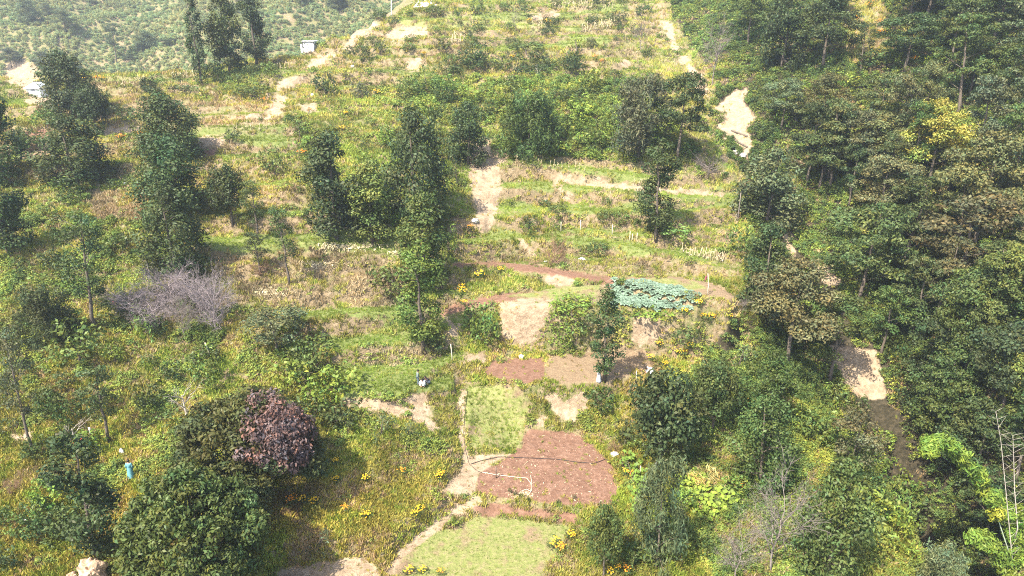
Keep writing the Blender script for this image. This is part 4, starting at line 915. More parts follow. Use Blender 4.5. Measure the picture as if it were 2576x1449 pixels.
paint('forest', FOREST); paint('flower', [(2110, -40), (2220, -40), (2230, 150), (2190, 170), (2130, 160)]); paint('shade', [(2190, 620), (2350, 660), (2350, 920), (2330, 1449), (2576, 1449), (2576, 1000), (2280, 1000)])  # 'shade': darker plant mix, puts the ravine's shade into the undergrowth colour
paint('thicket', [(2000, 980), (2150, 1020), (2390, 1330), (2400, 1480), (2150, 1480), (2100, 1250), (1960, 1060)])
for kind, hw, pl in BL:
    d, _ = dline(PX, PY, [p[:2] for p in pl])
    cls[d < hw * .95] = cn.index('tread' if kind == 'tread' else 'bare')
nz = (fbm(PX / 1.2, PY / 1.2, 77, 3) - .5)
tp, rp = hz(PX, PY, trd), hz(PX, PY, rsr); soft = np.isin(cls, [cn.index(k) for k in ('mix', 'green', 'rough')])
cls[soft & (tp > .55)] = cn.index('tread'); cls[soft & (rp > .5)] = cn.index('riser')
cls[sdpoly(pu, pv, SEED[1]) + nz * 14 > 0] = cn.index('lawn')
for p in SAND + RED + PINKB:
    q = np.array(p); m = (pu > q[:, 0].min() - 20) & (pu < q[:, 0].max() + 20) & (pv > q[:, 1].min() - 20) & (pv < q[:, 1].max() + 20)
    mi = np.nonzero(m)[0]
    if len(mi): cls[mi[sdpoly(pu[mi], pv[mi], p) + nz[mi] * 34 > 0]] = cn.index('bare')
for p in SEED[:1] + SEED[2:4]:
    cls[sdpoly(pu, pv, p) + nz * 8 > 0] = cn.index('seed')
cls[sdpoly(pu, pv, FIELDS['cab'][0]) > 0] = cn.index('bare')
cls[(np.exp(-(dline(PX, PY, [g[:2] for g in gul if g is not None])[0] / 1.6) ** 2) > .5) & (pv > 560) & (pu > 1950)] = cn.index('bare')
keep = rng.random(NP) < np.array([CL[c][0] for c in cn])[cls]
keep &= (pu > -120) & (pu < 2700) & (pv > -80) & (pv < 1560)
PR = np.array([CL[c][1] for c in cn])[cls]
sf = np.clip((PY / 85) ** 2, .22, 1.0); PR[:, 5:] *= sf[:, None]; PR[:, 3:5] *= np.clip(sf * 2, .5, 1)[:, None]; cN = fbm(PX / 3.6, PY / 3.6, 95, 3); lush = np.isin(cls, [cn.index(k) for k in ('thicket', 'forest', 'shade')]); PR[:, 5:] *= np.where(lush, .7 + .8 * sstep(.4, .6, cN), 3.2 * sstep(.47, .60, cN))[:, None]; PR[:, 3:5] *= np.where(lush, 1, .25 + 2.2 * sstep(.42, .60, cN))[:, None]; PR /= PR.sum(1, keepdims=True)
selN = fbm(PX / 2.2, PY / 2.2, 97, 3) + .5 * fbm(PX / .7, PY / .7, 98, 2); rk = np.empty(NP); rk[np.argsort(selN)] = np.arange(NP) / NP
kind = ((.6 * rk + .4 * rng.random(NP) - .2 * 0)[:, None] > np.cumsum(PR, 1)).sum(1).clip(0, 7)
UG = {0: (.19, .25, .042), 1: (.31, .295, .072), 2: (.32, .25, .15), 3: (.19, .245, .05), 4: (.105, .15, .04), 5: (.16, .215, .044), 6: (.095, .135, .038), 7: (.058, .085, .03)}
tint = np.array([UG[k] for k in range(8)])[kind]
ln = fbm(PX / 11, PY / 11, 81, 3); ln2 = fbm(PX / 3.5, PY / 3.5, 83, 3)
tint = tint * np.clip(0.35 + 1.3 * ln2, .4, 1.5)[:, None] * np.stack([.8 + .45 * ln, .95 + .1 * ln, 1.05 - .2 * ln], 1)
idx = np.where(kind <= 2, rng.integers(0, 3, NP), np.where(kind <= 4, rng.integers(3, 5, NP), rng.integers(5, 8, NP)))
scl = rng.uniform(.7, 1.35, NP) * np.clip((PY / 75) ** .5, .85, 1.5) * np.where(kind >= 5, .72, 1.0)
scl = np.where((cls == cn.index('thicket')) & (kind >= 5), scl * rng.uniform(.7, 1.45, NP), scl); scl = np.where((cls == cn.index('tread')) | (cls == cn.index('lawn')), scl * .5, scl); scl = np.where(cls == cn.index('seed'), scl * .24, scl); scl = np.where(cls == cn.index('bare'), scl * .6, scl)
rot = np.stack([rng.normal(size=NP) * .15, rng.normal(size=NP) * .15, rng.random(NP) * 6.28], 1)
PW = np.stack([PX, PY, PZ + CAMZ], 1)
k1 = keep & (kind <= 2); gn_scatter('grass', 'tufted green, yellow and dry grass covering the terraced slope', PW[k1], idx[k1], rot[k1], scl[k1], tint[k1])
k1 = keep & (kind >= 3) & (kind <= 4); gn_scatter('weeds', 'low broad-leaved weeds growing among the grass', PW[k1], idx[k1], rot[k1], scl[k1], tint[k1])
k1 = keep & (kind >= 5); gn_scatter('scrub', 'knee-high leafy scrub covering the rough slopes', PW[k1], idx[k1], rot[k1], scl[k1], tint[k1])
NF = 42000
qx = rng.uniform(-300, 90, NF); qy = rng.uniform(225, 395, NF); qz = farz(qx, qy); qu, qv = pix(qx, qy, qz)
m = (qu > -60) & (qu < 1250) & (qv > -60) & (qv < 260) & (sdpoly(qu, qv, [(15, 160), (60, 150), (95, 178), (85, 235), (60, 245), (15, 220)]) < 0)
n1 = fbm(qx / 14, qy / 14, 91, 3)
m &= rng.random(NF) < .35 + 1.0 * n1
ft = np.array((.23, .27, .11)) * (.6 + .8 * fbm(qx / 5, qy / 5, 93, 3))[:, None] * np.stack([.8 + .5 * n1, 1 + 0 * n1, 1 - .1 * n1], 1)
m = m.nonzero()[0]
gn_scatter('distant_scrub', 'hazy scrub covering the far hillside', np.stack([qx, qy, qz + CAMZ], 1)[m], rng.integers(5, 8, NF)[m], np.stack([0 * qx, 0 * qx, rng.random(NF) * 6.28], 1)[m], rng.uniform(.9, 2.0, NF)[m], ft[m])

# ------------------------------------------------------------------ crops, flowers and vines
def leaf_thing(name, clumps, per, L, tint, P, label, cat, group=None, **kw):
    v, f, c = clump_leaves(clumps, per, L, **kw); o = mk(name, v, f, M_leaf, attrs={'lc': c}); o.location = W3(P); o.color = (*tint, 1); return tag(o, label, cat, group)
def rosette():
    V_, F_, C_ = [], [], []
    for i in range(15):
        a = 2.4 * i; el = .12 + .8 * (i / 15.0); L = .40 - .16 * i / 15; w = L * .52
        d = np.array((math.cos(a) * math.cos(el), math.sin(a) * math.cos(el), math.sin(el))); s = np.array((-math.sin(a), math.cos(a), 0))
        b = d * .03 + (0, 0, .1); m1 = b + d * L * .55 + (0, 0, .03); tip = b + d * L + np.array((math.cos(a) * .05, math.sin(a) * .05, -.09))
        j = len(V_); V_ += [b, m1 - s * w + (0, 0, .04), tip, m1 + s * w + (0, 0, .04), m1]; F_ += [(j, j + 1, j + 4), (j + 1, j + 2, j + 4), (j + 2, j + 3, j + 4), (j + 3, j, j + 4)]
        k = .8 + .4 * rng.random(); C_ += [(k, k, k)] * 5
    return np.array(V_), np.array(F_), np.array(C_)
cv, cf, cc_ = rosette(); CABP = [(1543, 727), (1640, 735), (1752, 764), (1748, 780), (1640, 777), (1540, 767)]
CABW = [at_z(x, y, -27.4)[:2] for x, y in CABP]; cw = np.array(CABW); cab0 = None; nc = 0
for gx in np.arange(cw[:, 0].min(), cw[:, 0].max(), .58):
    for gy in np.arange(cw[:, 1].min() - .3, cw[:, 1].max() + .3, .62):
        x = gx + rng.normal() * .08; y = gy + rng.normal() * .08
        if sdpoly(np.array([x]), np.array([y]), CABW)[0] < -.1: continue
        if cab0 is None: cab0 = mk('cabbage', cv, cf, M_leaf, attrs={'lc': cc_}); o = cab0
        else: o = cab0.copy(); col.objects.link(o)
        z = float(hz(x, y)); o.location = (x, y, z + CAMZ - .02); s = rng.uniform(1.15, 1.5); o.scale = (s, s, s * rng.uniform(.9, 1.3)); o.rotation_euler = (rng.normal() * .1, rng.normal() * .1, rng.random() * 6.28)
        k = rng.uniform(.85, 1.15); o.color = (.19 * k, .27 * k, .19 * k, 1)
        tag(o, 'blue-green leafy cabbage in the cabbage patch below the nursery bed', 'cabbage', 'cabbages in the patch'); nc += 1

def maize_mesh(leafy):
    tb = Tubes(); tb.add([(0, 0, -.1), (.02, .01, .8), (.05, 0, 1.6), (.1, .03, 2.0)], [.035, .032, .025, .012], 5)
    for i in range(leafy):
        a = rng.random() * 6.28; z = .5 + 1.2 * rng.random(); tb.add([(0, 0, z), (math.cos(a) * .18, math.sin(a) * .18, z + .1), (math.cos(a) * .32, math.sin(a) * .32, z - .22)], [.03, .045, .01], 3)
    return tb
stalks = [maize_mesh(k).build('maize_stalk', M_straw) for k in (2, 4, 3)]
for s in stalks: col.objects.unlink(s)
ROWS = [
 ((1385, 24, 1548, 22), 30, .9, 'pale dry maize stalk standing in the row on the uppermost terrace'), ((1400, 10, 1530, 12), 18, .9, 'pale dry maize stalk in the back row at the top edge'), ((1331, 80, 1376, 78), 9, .9, 'dry maize stalk in the short row left on the second terrace from the top'),
 ((1465, 82, 1550, 70), 22, .95, 'dry maize stalk in the row right on the second terrace from the top'), ((667, 137, 734, 135), 12, .7, 'short dry stalk in the row below the three skyline trees'),
 ((654, 177, 735, 174), 14, .7, 'short dry stalk in the lower row on the spur'), ((433, 200, 502, 197), 14, .8, 'dry stalk in the row on the spur edge'), ((306, 218, 368, 214), 10, .8, 'dry stalk in the row left on the spur edge'),
 ((1288, 412, 1480, 432), 14, .6, 'thin dry stalk along the top of the long pale bank'), ((1718, 640, 1822, 664), 20, .7, 'dry stalk in the row above the nursery bed'), ((570, 328, 700, 322), 12, .6, 'dry stalk on the strip of the left terraces'),
 ((1132, 113, 1165, 111), 8, 1.0, 'yellowing maize plant left of the green top terrace'), ((1590, 462, 1640, 470), 5, .6, 'thin dry stalk left of the narrow dark tree')]
for (x0, y0, x1, y1), n, sc_, lab in ROWS:
    for i in range(n):
        t = (i + rng.uniform(.1, .9)) / n; P = cast(x0 + (x1 - x0) * t, y0 + (y1 - y0) * t + rng.normal() * 2.2)
        if P is None: continue
        o = stalks[int(rng.random() * 3)].copy(); col.objects.link(o); o.name = 'maize_stalk'; s = sc_ * rng.uniform(.7, 1.2); o.location = W3(P); o.scale = (s * 1.6, s * 1.6, s); o.rotation_euler = (rng.normal() * .1, rng.normal() * .1, rng.random() * 6.28)
        tag(o, lab, 'maize stalk', 'maize: ' + lab)

M_yellow = plain('marigold_petals', (.80, .46, .02), .7, .2, 9); M_orange = plain('marigold_orange', (.80, .28, .02), .7, .2, 9)
mgp = []
for k in range(3):
    cl = [((rng.normal() * .28, rng.normal() * .28, .2 + .5 * rng.random()), .26) for i in range(9)]
    v, f, c = clump_leaves(cl, 260, .15); v[:, 2] = np.maximum(v[:, 2], -.02)
    fo = mk('foliage', v, f, M_leaf, attrs={'lc': c}); tb = Tubes()
    vb, fb = [], []
    for i in range(26):
        a = rng.random() * 6.28; r = .5 * math.sqrt(rng.random()); z = .62 + .35 * rng.random() - r * .3; c0 = np.array((math.cos(a) * r, math.sin(a) * r, z)); s = .05 + .035 * rng.random(); j = len(vb)
        ring = [c0 + (math.cos(q) * s, math.sin(q) * s, 0) for q in np.arange(6) * math.pi / 3]; vb += ring + [c0 + (0, 0, s * .6), c0 - (0, 0, s * .5)]
        fb += [(j + q, j + (q + 1) % 6, j + 6) for q in range(6)] + [(j + (q + 1) % 6, j + q, j + 7) for q in range(6)]
    bl = mk('blossom', vb, fb, M_orange if k == 2 else M_yellow)
    for o in (fo, bl): col.objects.unlink(o)
    mgp.append((fo, bl))
MG = [(1768, 806, 'marigolds right of the cabbage patch'), (1788, 810, 0), (1835, 806, 0), (1755, 775, 0), (1721, 795, 0), (1658, 878, 'marigolds at the right end of the terrace field'), (1705, 897, 0), (1721, 897, 0), (1673, 924, 0), (1635, 910, 0), (1735, 880, 0),
 (1184, 580, 'marigolds at the landslip foot'), (1161, 728, 'marigolds above the left path end'), (1169, 772, 0), (1259, 687, 0), (1207, 704, 0), (1163, 745, 0), (257, 207, 'marigolds on the spur edge'), (215, 212, 0), (245, 209, 0), (153, 275, 'marigolds below the tin shed'), (163, 270, 0),
 (307, 358, 'marigolds on the left terraces'), (363, 362, 0), (374, 370, 0), (356, 350, 0), (667, 262, 'marigolds on the upper slope'), (784, 287, 0), (761, 399, 0), (947, 244, 0), (861, 332, 0), (871, 295, 0), (1064, 144, 0), (1378, 67, 0), (1330, 62, 0), (1495, 154, 0), (1515, 164, 0), (1290, 155, 0), (655, 160, 0), (640, 150, 0),
 (1575, 1197, 'marigolds beside the ploughed field'), (1590, 1204, 0), (1398, 1378, 'marigolds right of the seedling field'), (1438, 1357, 0), (1410, 1390, 0), (1555, 1437, 'marigolds at the bottom edge'), (1570, 1445, 0), (1535, 1446, 0), (1064, 1443, 0), (1030, 1446, 0), (1110, 1446, 0),
 (1855, 1223, 'marigolds in the shade by the bare tree'), (1865, 1235, 0), (1905, 1030, 'marigolds in the shade of the wood'), (1890, 1026, 0), (844, 1170, 'marigolds of the flowery bank'), (844, 1217, 0), (761, 1270, 0), (867, 1287, 0), (1057, 1290, 0), (1111, 1200, 0), (921, 1307, 0), (735, 1270, 0), (790, 1275, 0), (1045, 1300, 0), (920, 1215, 0), (1010, 1195, 0), (1105, 1210, 0),
 (2302, 157, 'marigolds in the clearing of the wood'), (2290, 160, 0), (2209, 67, 0), (2139, 117, 0), (2182, 24, 0), (2195, 15, 0), (2215, 95, 0), (2150, 60, 0)]
grp = ''
for i, (x, y, g_) in enumerate(MG):
    if g_: grp = g_
    P = cast(x, y)
    if P is None: continue
    e = empty('marigold_plant', W3(P), rng.random() * 6.28); s = rng.uniform(.8, 1.25) * (P[1] / 68) ** .45; e.scale = (s, s, s)
    w = 2 if y < 420 and rng.random() < .6 or rng.random() < .2 else int(rng.random() * 2)
    for pr in mgp[w]:
        c = pr.copy(); c.name = pr.name.split('.')[0]; col.objects.link(c); c.parent = e; c.color = (*TINT['m'], 1)
    tag(e, ('orange' if w == 2 else 'yellow') + ' flowering marigold plant among the ' + grp, 'marigold', grp)

def vine(name, poly, n, L, tint, label, hmax=.7, asp=.95):
    C_, q = [], np.array(poly); m = 0
    while len(C_) < n and m < n * 12:
        m += 1; x = rng.uniform(q[:, 0].min(), q[:, 0].max()); y = rng.uniform(q[:, 1].min(), q[:, 1].max())
        if sdpoly(np.array([x]), np.array([y]), poly)[0] < 0: continue
        P = cast(x, y)
        if P is not None: C_.append(P + (rng.normal() * .2, rng.normal() * .2, hmax * rng.random()))
    C_ = np.array(C_); c0 = C_.mean(0); Nn = rng.normal(size=C_.shape) * .35 + np.array((-.2, -.3, 1)); v, f = leaf_arrays(C_ - c0, Nn, L * rng.uniform(.7, 1.3, len(C_)), asp)
    k = np.repeat(rng.uniform(.7, 1.3, len(C_)), 4)[:, None] * np.ones(3)
    e = empty(name, W3(c0)); o = mk('foliage', v, f, M_leaf, e, attrs={'lc': k}); o.color = (*tint, 1)
    tb = Tubes(); od = np.argsort(C_[:, 0])[::max(1, len(C_) // 18)]; pts = (C_ - c0)[od]; tb.add(pts - (0, 0, .15), [.03] * len(pts), 4); tb.build('stem', M_bark, e)
    return tag(e, label, 'vine')
vine('gourd_vine', [(1705, 1200), (1745, 1180), (1790, 1245), (1850, 1235), (1842, 1290), (1780, 1322), (1740, 1290), (1700, 1250)], 420, .36, (.19, .26, .035), 'bright gourd vine with large round leaves left of the bare tree')
vine('bean_vine', [(1550, 1155), (1580, 1150), (1620, 1190), (1615, 1290), (1585, 1300), (1590, 1230)], 300, .30, (.12, .19, .03), 'climbing bean vine along the right edge of the ploughed field', 1.2)
vine('creeper', [(1175, 765), (1250, 770), (1250, 850), (1215, 875), (1165, 830)], 330, .26, (.10, .17, .035), 'dark green creeper covering the bank left of the pale cliff')
vine('cliff_creeper', [(1390, 745), (1500, 750), (1480, 800), (1440, 810), (1420, 885), (1385, 880), (1360, 850)], 420, .22, (.14, .22, .03), 'bright creeper trailing down between the pale cliffs')
vine('yellow_creeper', [(1530, 850), (1575, 815), (1590, 830), (1570, 870), (1530, 880)], 120, .26, (.28, .28, .05), 'yellowing creeper right of the narrow dark tree')
vine('trunk_creeper', [(822, 535), (870, 540), (860, 590), (830, 610), (820, 580)], 130, .26, (.22, .24, .07), 'pale heart-leaved creeper at the foot of the central grove', 1.5)
P = cast(1800, 1215); leaf_thing('maize_clump', [((rng.normal() * 1.1, rng.normal() * .7, .35 + .4 * rng.random()), .5) for i in range(14)], 110, .55, (.42, .33, .12), P, 'withered yellow maize clump above the gourd vine', 'maize', asp=.12, jit=1.0)
STRAW = [((890, 622), (95, 14)), ((800, 668), (75, 14)), ((830, 625), (40, 10)), ((995, 640), (40, 10)), ((690, 735), (60, 16)), ((1840, 1400), (60, 30))]
cp_, ct = [], []
for (cx, cy), (rx, ry) in STRAW:
    for i in range(int(rx * ry * .25)):
        P = cast(cx + rng.normal() * rx * .4, cy + rng.normal() * ry * .4)
        if P is not None: cp_.append(P + (0, 0, .1))
cp_ = np.array(cp_); v, f = leaf_arrays(cp_, rng.normal(size=cp_.shape) * .5 + np.array((0, 0, .8)), rng.uniform(.35, .8, len(cp_)), .14); v[:, 2] += CAMZ
o = mk('maize_litter', v, f, M_straw); tag(o, 'fallen straw-coloured maize stalks lying on the dry terraces', 'straw', kind='stuff')

# bamboo at the lower right
b0 = cast(2560, 1445) ; YB = b0[1]
def bam_curve(pts): return np.array([at_y(x, y, YB + dY) for x, y, dY in pts])
e = empty('bamboo_clump', W3(b0))
arch = [bam_curve([(2560, 1449, 0), (2535, 1380, .2), (2505, 1290, .4), (2470, 1215, .5), (2430, 1160, .3), (2385, 1118, -.2), (2345, 1112, -.6), (2330, 1135, -.8)]),
        bam_curve([(2570, 1449, .3), (2560, 1380, .8), (2540, 1310, 1.2), (2520, 1270, 1.6), (2490, 1245, 1.8)]), bam_curve([(2600, 1449, .3), (2590, 1350, .8), (2570, 1290, 1.0), (2530, 1280, 1.2)]),
        bam_curve([(2540, 1449, -.5), (2520, 1400, -.6), (2480, 1360, -.7), (2440, 1350, -.8)])]
tb = Tubes(); cl = []
for k, a in enumerate(arch):
    n = len(a); tb.add(a - b0, [.05 * (1 - .8 * i / (n - 1)) + .006 for i in range(n)], 6)
    tt = np.linspace(.12 if k else .28, 1, 30 if k == 0 else 14) * (n - 1)
    for t in tt:
        i = min(int(t), n - 2); p = a[i] + (a[i + 1] - a[i]) * (t - i); cl.append((tuple(p - b0 + rng.normal(size=3) * .18), .5 + .25 * (1 - t / n)))
tb.build('cane', M_bamboo, e); v, f, c = clump_leaves(cl, 620, .44, .24, jit=.5, up=.2, droop=1.0, squash=1.0, inner=.1)
o = mk('foliage', v, f, M_leaf, e, attrs={'lc': c}); o.color = (.15, .22, .034, 1); tag(e, 'arching bright green bamboo over the dark ravine', 'bamboo')
for lab, pts in [('tall leafless pale bamboo cane at the right edge', [(2550, 1440, -.4), (2542, 1360, -.3), (2530, 1230, -.2), (2518, 1110, 0), (2505, 1035, .2)]), ('shorter leafless bamboo cane behind the tall one', [(2560, 1330, .3), (2552, 1230, .4), (2550, 1150, .5), (2548, 1095, .6)])]:
    a = bam_curve(pts); g = a[0].copy(); e = empty('bamboo_cane', W3(g)); n = len(a); tb = Tubes(); fine = np.array([a[min(int(t), n - 2)] + (a[min(int(t), n - 2) + 1] - a[min(int(t), n - 2)]) * (t - min(int(t), n - 2)) for t in np.linspace(0, n - 1, 16)])
    tb.add(np.vstack([fine[:1] - (0, 0, 1.2), fine]) - g, [.05] + [.048 * (1 - .75 * i / 15) for i in range(16)], 6); tb.build('stem', M_pale, e); tb = Tubes()
    for i in range(2, 16):
        for s in (-1, 1): d = np.array((s * rng.uniform(.4, .9), rng.normal() * .5, rng.uniform(.2, .7))); tb.add([fine[i] - g, fine[i] - g + d * .6, fine[i] - g + d], [.012, .009, .004], 3)
    tb.build('twigs', M_pale, e); tag(e, lab, 'bamboo')

# ------------------------------------------------------------------ people
M_skin = plain('skin', (.34, .19, .12), .6, .1); M_hair = plain('black_hair', (.015, .012, .01), .5, .2)
def cloth(n, c): return plain(n, c, .85, .15, 14, .2)
def skinmesh(name, V_, E_, Rr, mat, parent, sub=1, root=0):
    me = bpy.data.meshes.new(name); me.from_pydata([tuple(v) for v in V_], E_, []); o = bpy.data.objects.new(name, me); col.objects.link(o); o.parent = parent
    sk = o.modifiers.new('skin', 'SKIN'); sk.use_smooth_shade = True
    sv = me.skin_vertices[0] if len(me.skin_vertices) else None
    if sv is None:
        import bmesh as _b
        b = _b.new(); b.from_mesh(me); b.verts.layers.skin.verify(); b.to_mesh(me); b.free(); sv = me.skin_vertices[0]
    for i, r in enumerate(Rr): sv.data[i].radius = (r, r) if not isinstance(r, tuple) else r; sv.data[i].use_root = (i == root)
    ss = o.modifiers.new('sub', 'SUBSURF'); ss.levels = sub; ss.render_levels = sub
    me.materials.append(mat); return o
POSE = {
 'stand': dict(pelvis=(0, 0, .92), chest=(0, .0, 1.26), neck=(0, .02, 1.43), head=(0, .06, 1.56), top=(0, .06, 1.66), sh=(.19, .0, 1.36), el=(.25, -.04, 1.10), wr=(.22, .08, .88), hip=(.09, 0, .88), kn=(.10, .02, .48), an=(.10, -.02, .08), toe=(.11, .15, .04)),
 'crouch': dict(pelvis=(0, -.14, .26), chest=(0, .10, .58), neck=(0, .20, .73), head=(0, .28, .85), top=(0, .30, .95), sh=(.18, .12, .67), el=(.26, .34, .52), wr=(.10, .50, .36), hip=(.09, -.12, .25), kn=(.17, .30, .50), an=(.13, .04, .08), toe=(.15, .21, .04)),
 'bend': dict(pelvis=(0, -.16, .70), chest=(0, .20, .98), neck=(0, .38, .93), head=(0, .50, .84), top=(0, .57, .77), sh=(.17, .28, .95), el=(.20, .40, .68), wr=(.12, .50, .44), hip=(.09, -.15, .68), kn=(.11, .10, .42), an=(.10, -.08, .08), toe=(.11, .09, .04))}
def person(P, rz, pose, label, top, bottom, gown=None, hat=None, arm_bag=None, hair=True, s=1.0):
    p = POSE[pose]; e = empty('person', W3(P), rz); e.scale = (s, s, s)
    def sd(k, q): v = p[k]; return (v[0] * q, v[1], v[2])
    V_ = [p['pelvis'], p['chest'], p['neck'], p['head'], p['top']]; E_ = [(0, 1), (1, 2), (2, 3), (3, 4)]; Rr = [.12, .13, .05, .095, .07]
    h = np.array(p['head']); fw = np.array(p['head']) - np.array(p['neck']); nd = np.array((0, 1, 0)) if pose != 'bend' else np.array((0, .4, -.9))
    V_.append(tuple(h + nd * .11)); E_.append((3, 5)); Rr.append(.02)
    for q in (-1, 1):
        V_.append(tuple(h + (.10 * q, 0, 0))); E_.append((3, len(V_) - 1)); Rr.append(.02)
        i = len(V_); V_ += [sd('sh', q), sd('el', q), sd('wr', q)]; E_ += [(1, i), (i, i + 1), (i + 1, i + 2)]; Rr += [.065, .045, .032]
        wr = np.array(sd('wr', q)); d = wr - np.array(sd('el', q)); d /= np.linalg.norm(d); sdv = np.array((0, 1., 0)) - d * d[1]; sdv /= np.linalg.norm(sdv) + 1e-6
        pm = wr + d * .08; V_.append(tuple(pm)); E_.append((i + 2, i + 3)); Rr.append(.034); pi_ = i + 3
        for k_, (o_, L_) in enumerate([(-.03, .07), (-.01, .085), (.01, .08), (.03, .065)]):
            j = len(V_); V_ += [tuple(pm + d * L_ * .5 + sdv * o_), tuple(pm + d * L_ + sdv * o_ * 1.1 + np.array((-.015 * q, 0, 0)))]; E_ += [(pi_, j), (j, j + 1)]; Rr += [.009, .008]
        j = len(V_); V_ += [tuple(wr + d * .05 + sdv * .05), tuple(wr + d * .085 + sdv * .065)]; E_ += [(pi_, j), (j, j + 1)]; Rr += [.011, .009]
        i = len(V_); V_ += [sd('hip', q), sd('kn', q), sd('an', q), sd('toe', q)]; E_ += [(0, i), (i, i + 1), (i + 1, i + 2), (i + 2, i + 3)]; Rr += [.085, .06, .042, .035]
    bd = skinmesh('body', V_, E_, Rr, M_skin, e)
    V_ = [p['pelvis'], p['chest'], tuple(np.array(p['neck']) * .7 + np.array(p['chest']) * .3)]; E_ = [(0, 1), (1, 2)]; Rr = [.165, .17, .075]
    for q in (-1, 1): i = len(V_); V_ += [sd('sh', q), sd('el', q), sd('wr', q)]; E_ += [(1, i), (i, i + 1), (i + 1, i + 2)]; Rr += [.09, .07, .055]
    skinmesh('jacket', V_, E_, Rr, top, e)
    if gown is None:
        V_ = [p['pelvis']]; E_ = []; Rr = [.15]
        for q in (-1, 1): i = len(V_); V_ += [sd('hip', q), sd('kn', q), tuple(np.array(sd('an', q)) + (0, 0, .02))]; E_ += [(0, i), (i, i + 1), (i + 1, i + 2)]; Rr += [.105, .082, .062]
        skinmesh('trousers', V_, E_, Rr, bottom, e)
        for q in (-1, 1): skinmesh('shoe', [np.array(sd('an', q)) + (0, -.03, -.03), np.array(sd('toe', q)) + (0, .02, .005)], [(0, 1)], [.05, .045], M_shoe, e)
    else:
        rings = [(1.30, .13, .10), (1.1, .17, .13), (.92, .20, .16), (.6, .22, .19), (.3, .25, .22), (.06, .27, .24)]; k = 14; v = []; f = []
        for z, a, b in rings:
            for j in range(k): t = j * 2 * math.pi / k; w = 1 + (.09 * math.cos(5 * t) if z < .9 else 0); v.append((a * w * math.cos(t), b * w * math.sin(t), z))
        for i in range(len(rings) - 1):
            for j in range(k): f.append((i * k + j, i * k + (j + 1) % k, (i + 1) * k + (j + 1) % k, (i + 1) * k + j))
        mk('gown', v, f, gown, e, smooth=True)
    hm = hat or M_hair; v = []; f = []; n_ = 10
    c0 = np.array(p['head']) + ((0, -.02, .045) if pose != 'bend' else (0, .05, .03))
    for i in range(5):
        ph = -.35 + i * (math.pi / 2 + .35) / 4
        for j in range(n_): t = j * 2 * math.pi / n_; v.append(c0 + (.115 * math.cos(ph) * math.cos(t), .125 * math.cos(ph) * math.sin(t), .12 * math.sin(ph)))
    for i in range(4):
        for j in range(n_): f.append((i * n_ + j, i * n_ + (j + 1) % n_, (i + 1) * n_ + (j + 1) % n_, (i + 1) * n_ + j))
    mk('head_scarf' if hat else 'hair', v, f, hm, e if hat else bd, smooth=True)
    for q in (-1, 1):
        ec = h + nd * .088 + np.array((.035 * q, 0, .015)); mk('eye', [ec + (dx, dy, dz) for dx, dy, dz in ((.012, 0, 0), (-.012, 0, 0), (0, .01, 0), (0, -.01, 0), (0, 0, .01), (0, 0, -.01))], [(0, 2, 4), (2, 1, 4), (1, 3, 4), (3, 0, 4), (2, 0, 5), (1, 2, 5), (3, 1, 5), (0, 3, 5)], M_hair, bd)
    return tag(e, label, 'person')
M_shoe = plain('shoes', (.04, .04, .045), .7)
c_white = cloth('white_cotton', (.80, .80, .80)); c_jacket = cloth('grey_green_jacket', (.16, .20, .17)); c_jeans = cloth('blue_grey_trousers', (.10, .14, .18)); c_black = cloth('black_jacket', (.02, .018, .024)); c_pale = cloth('pale_blue_shirt', (.68, .76, .80)); c_teal = cloth('teal_dress', (.12, .30, .34)); c_grey = cloth('grey_trousers', (.45, .45, .47)); c_cream = cloth('cream_trousers', (.72, .68, .58))
person(cast(1052, 969), R(-75), 'stand', 'person in a grey-green jacket and blue-grey trousers standing on the grass', c_jacket, c_jeans)
person(cast(1065, 973), R(165), 'crouch', 'person in white crouching in front of the one in black', c_white, c_cream)
person(cast(1075, 966), R(150), 'crouch', 'person in a black jacket crouching behind the one in white', c_black, c_grey)
person(cast(1506, 960), R(60), 'stand', 'person in a long white gown and white head scarf standing before the narrow tree', c_white, c_white, gown=c_white, hat=c_white)
person(cast(1637, 945), R(95), 'bend', 'person in a pale blue-white shirt bending at the right end of the terrace field', c_pale, c_white)
person(cast(331, 1202), R(5), 'stand', 'person in a teal dress seen from behind on the left slope', c_teal, c_teal, gown=c_teal)

# ------------------------------------------------------------------ small things
def lump(name, P, size, mat, label, cat, n=3, rough=.25, flat=.6, parent=None, rz=0):
    import bmesh as _b
    b = _b.new(); _b.ops.create_icosphere(b, subdivisions=n, radius=.5)
    s0 = rng.random() * 50
    for v in b.verts:
        c = v.co.normalized(); k = 1 + rough * 2 * (float(fbm(np.array(c.x * 2.3 + s0), np.array(c.y * 2.3 + c.z * 3.1), 3, 3)) - .5); v.co = Vector((c.x * .5 * k * size[0], c.y * .5 * k * size[1], (c.z * .5 * k + .3) * size[2]))
    me = bpy.data.meshes.new(name); b.to_mesh(me); b.free(); me.materials.append(mat); o = bpy.data.objects.new(name, me); col.objects.link(o); o.location = W3(P); o.rotation_euler = (0, 0, rz); return tag(o, label, cat)
M_bag = plain('white_plastic', (.82, .82, .80), .5, .08, 8, .3); M_soil = plain('pale_earth', (.42, .29, .19), .95, .35, 3, .8); M_stone = plain('pale_stone', (.45, .42, .38), .9, .3, 5, .5); M_ash = plain('ash', (.62, .60, .60), .95, .25, 6, .3); M_red = plain('red_cloth', (.62, .03, .025), .8, .15); M_orange2 = plain('orange_red_cloth', (.62, .10, .03), .8, .15)
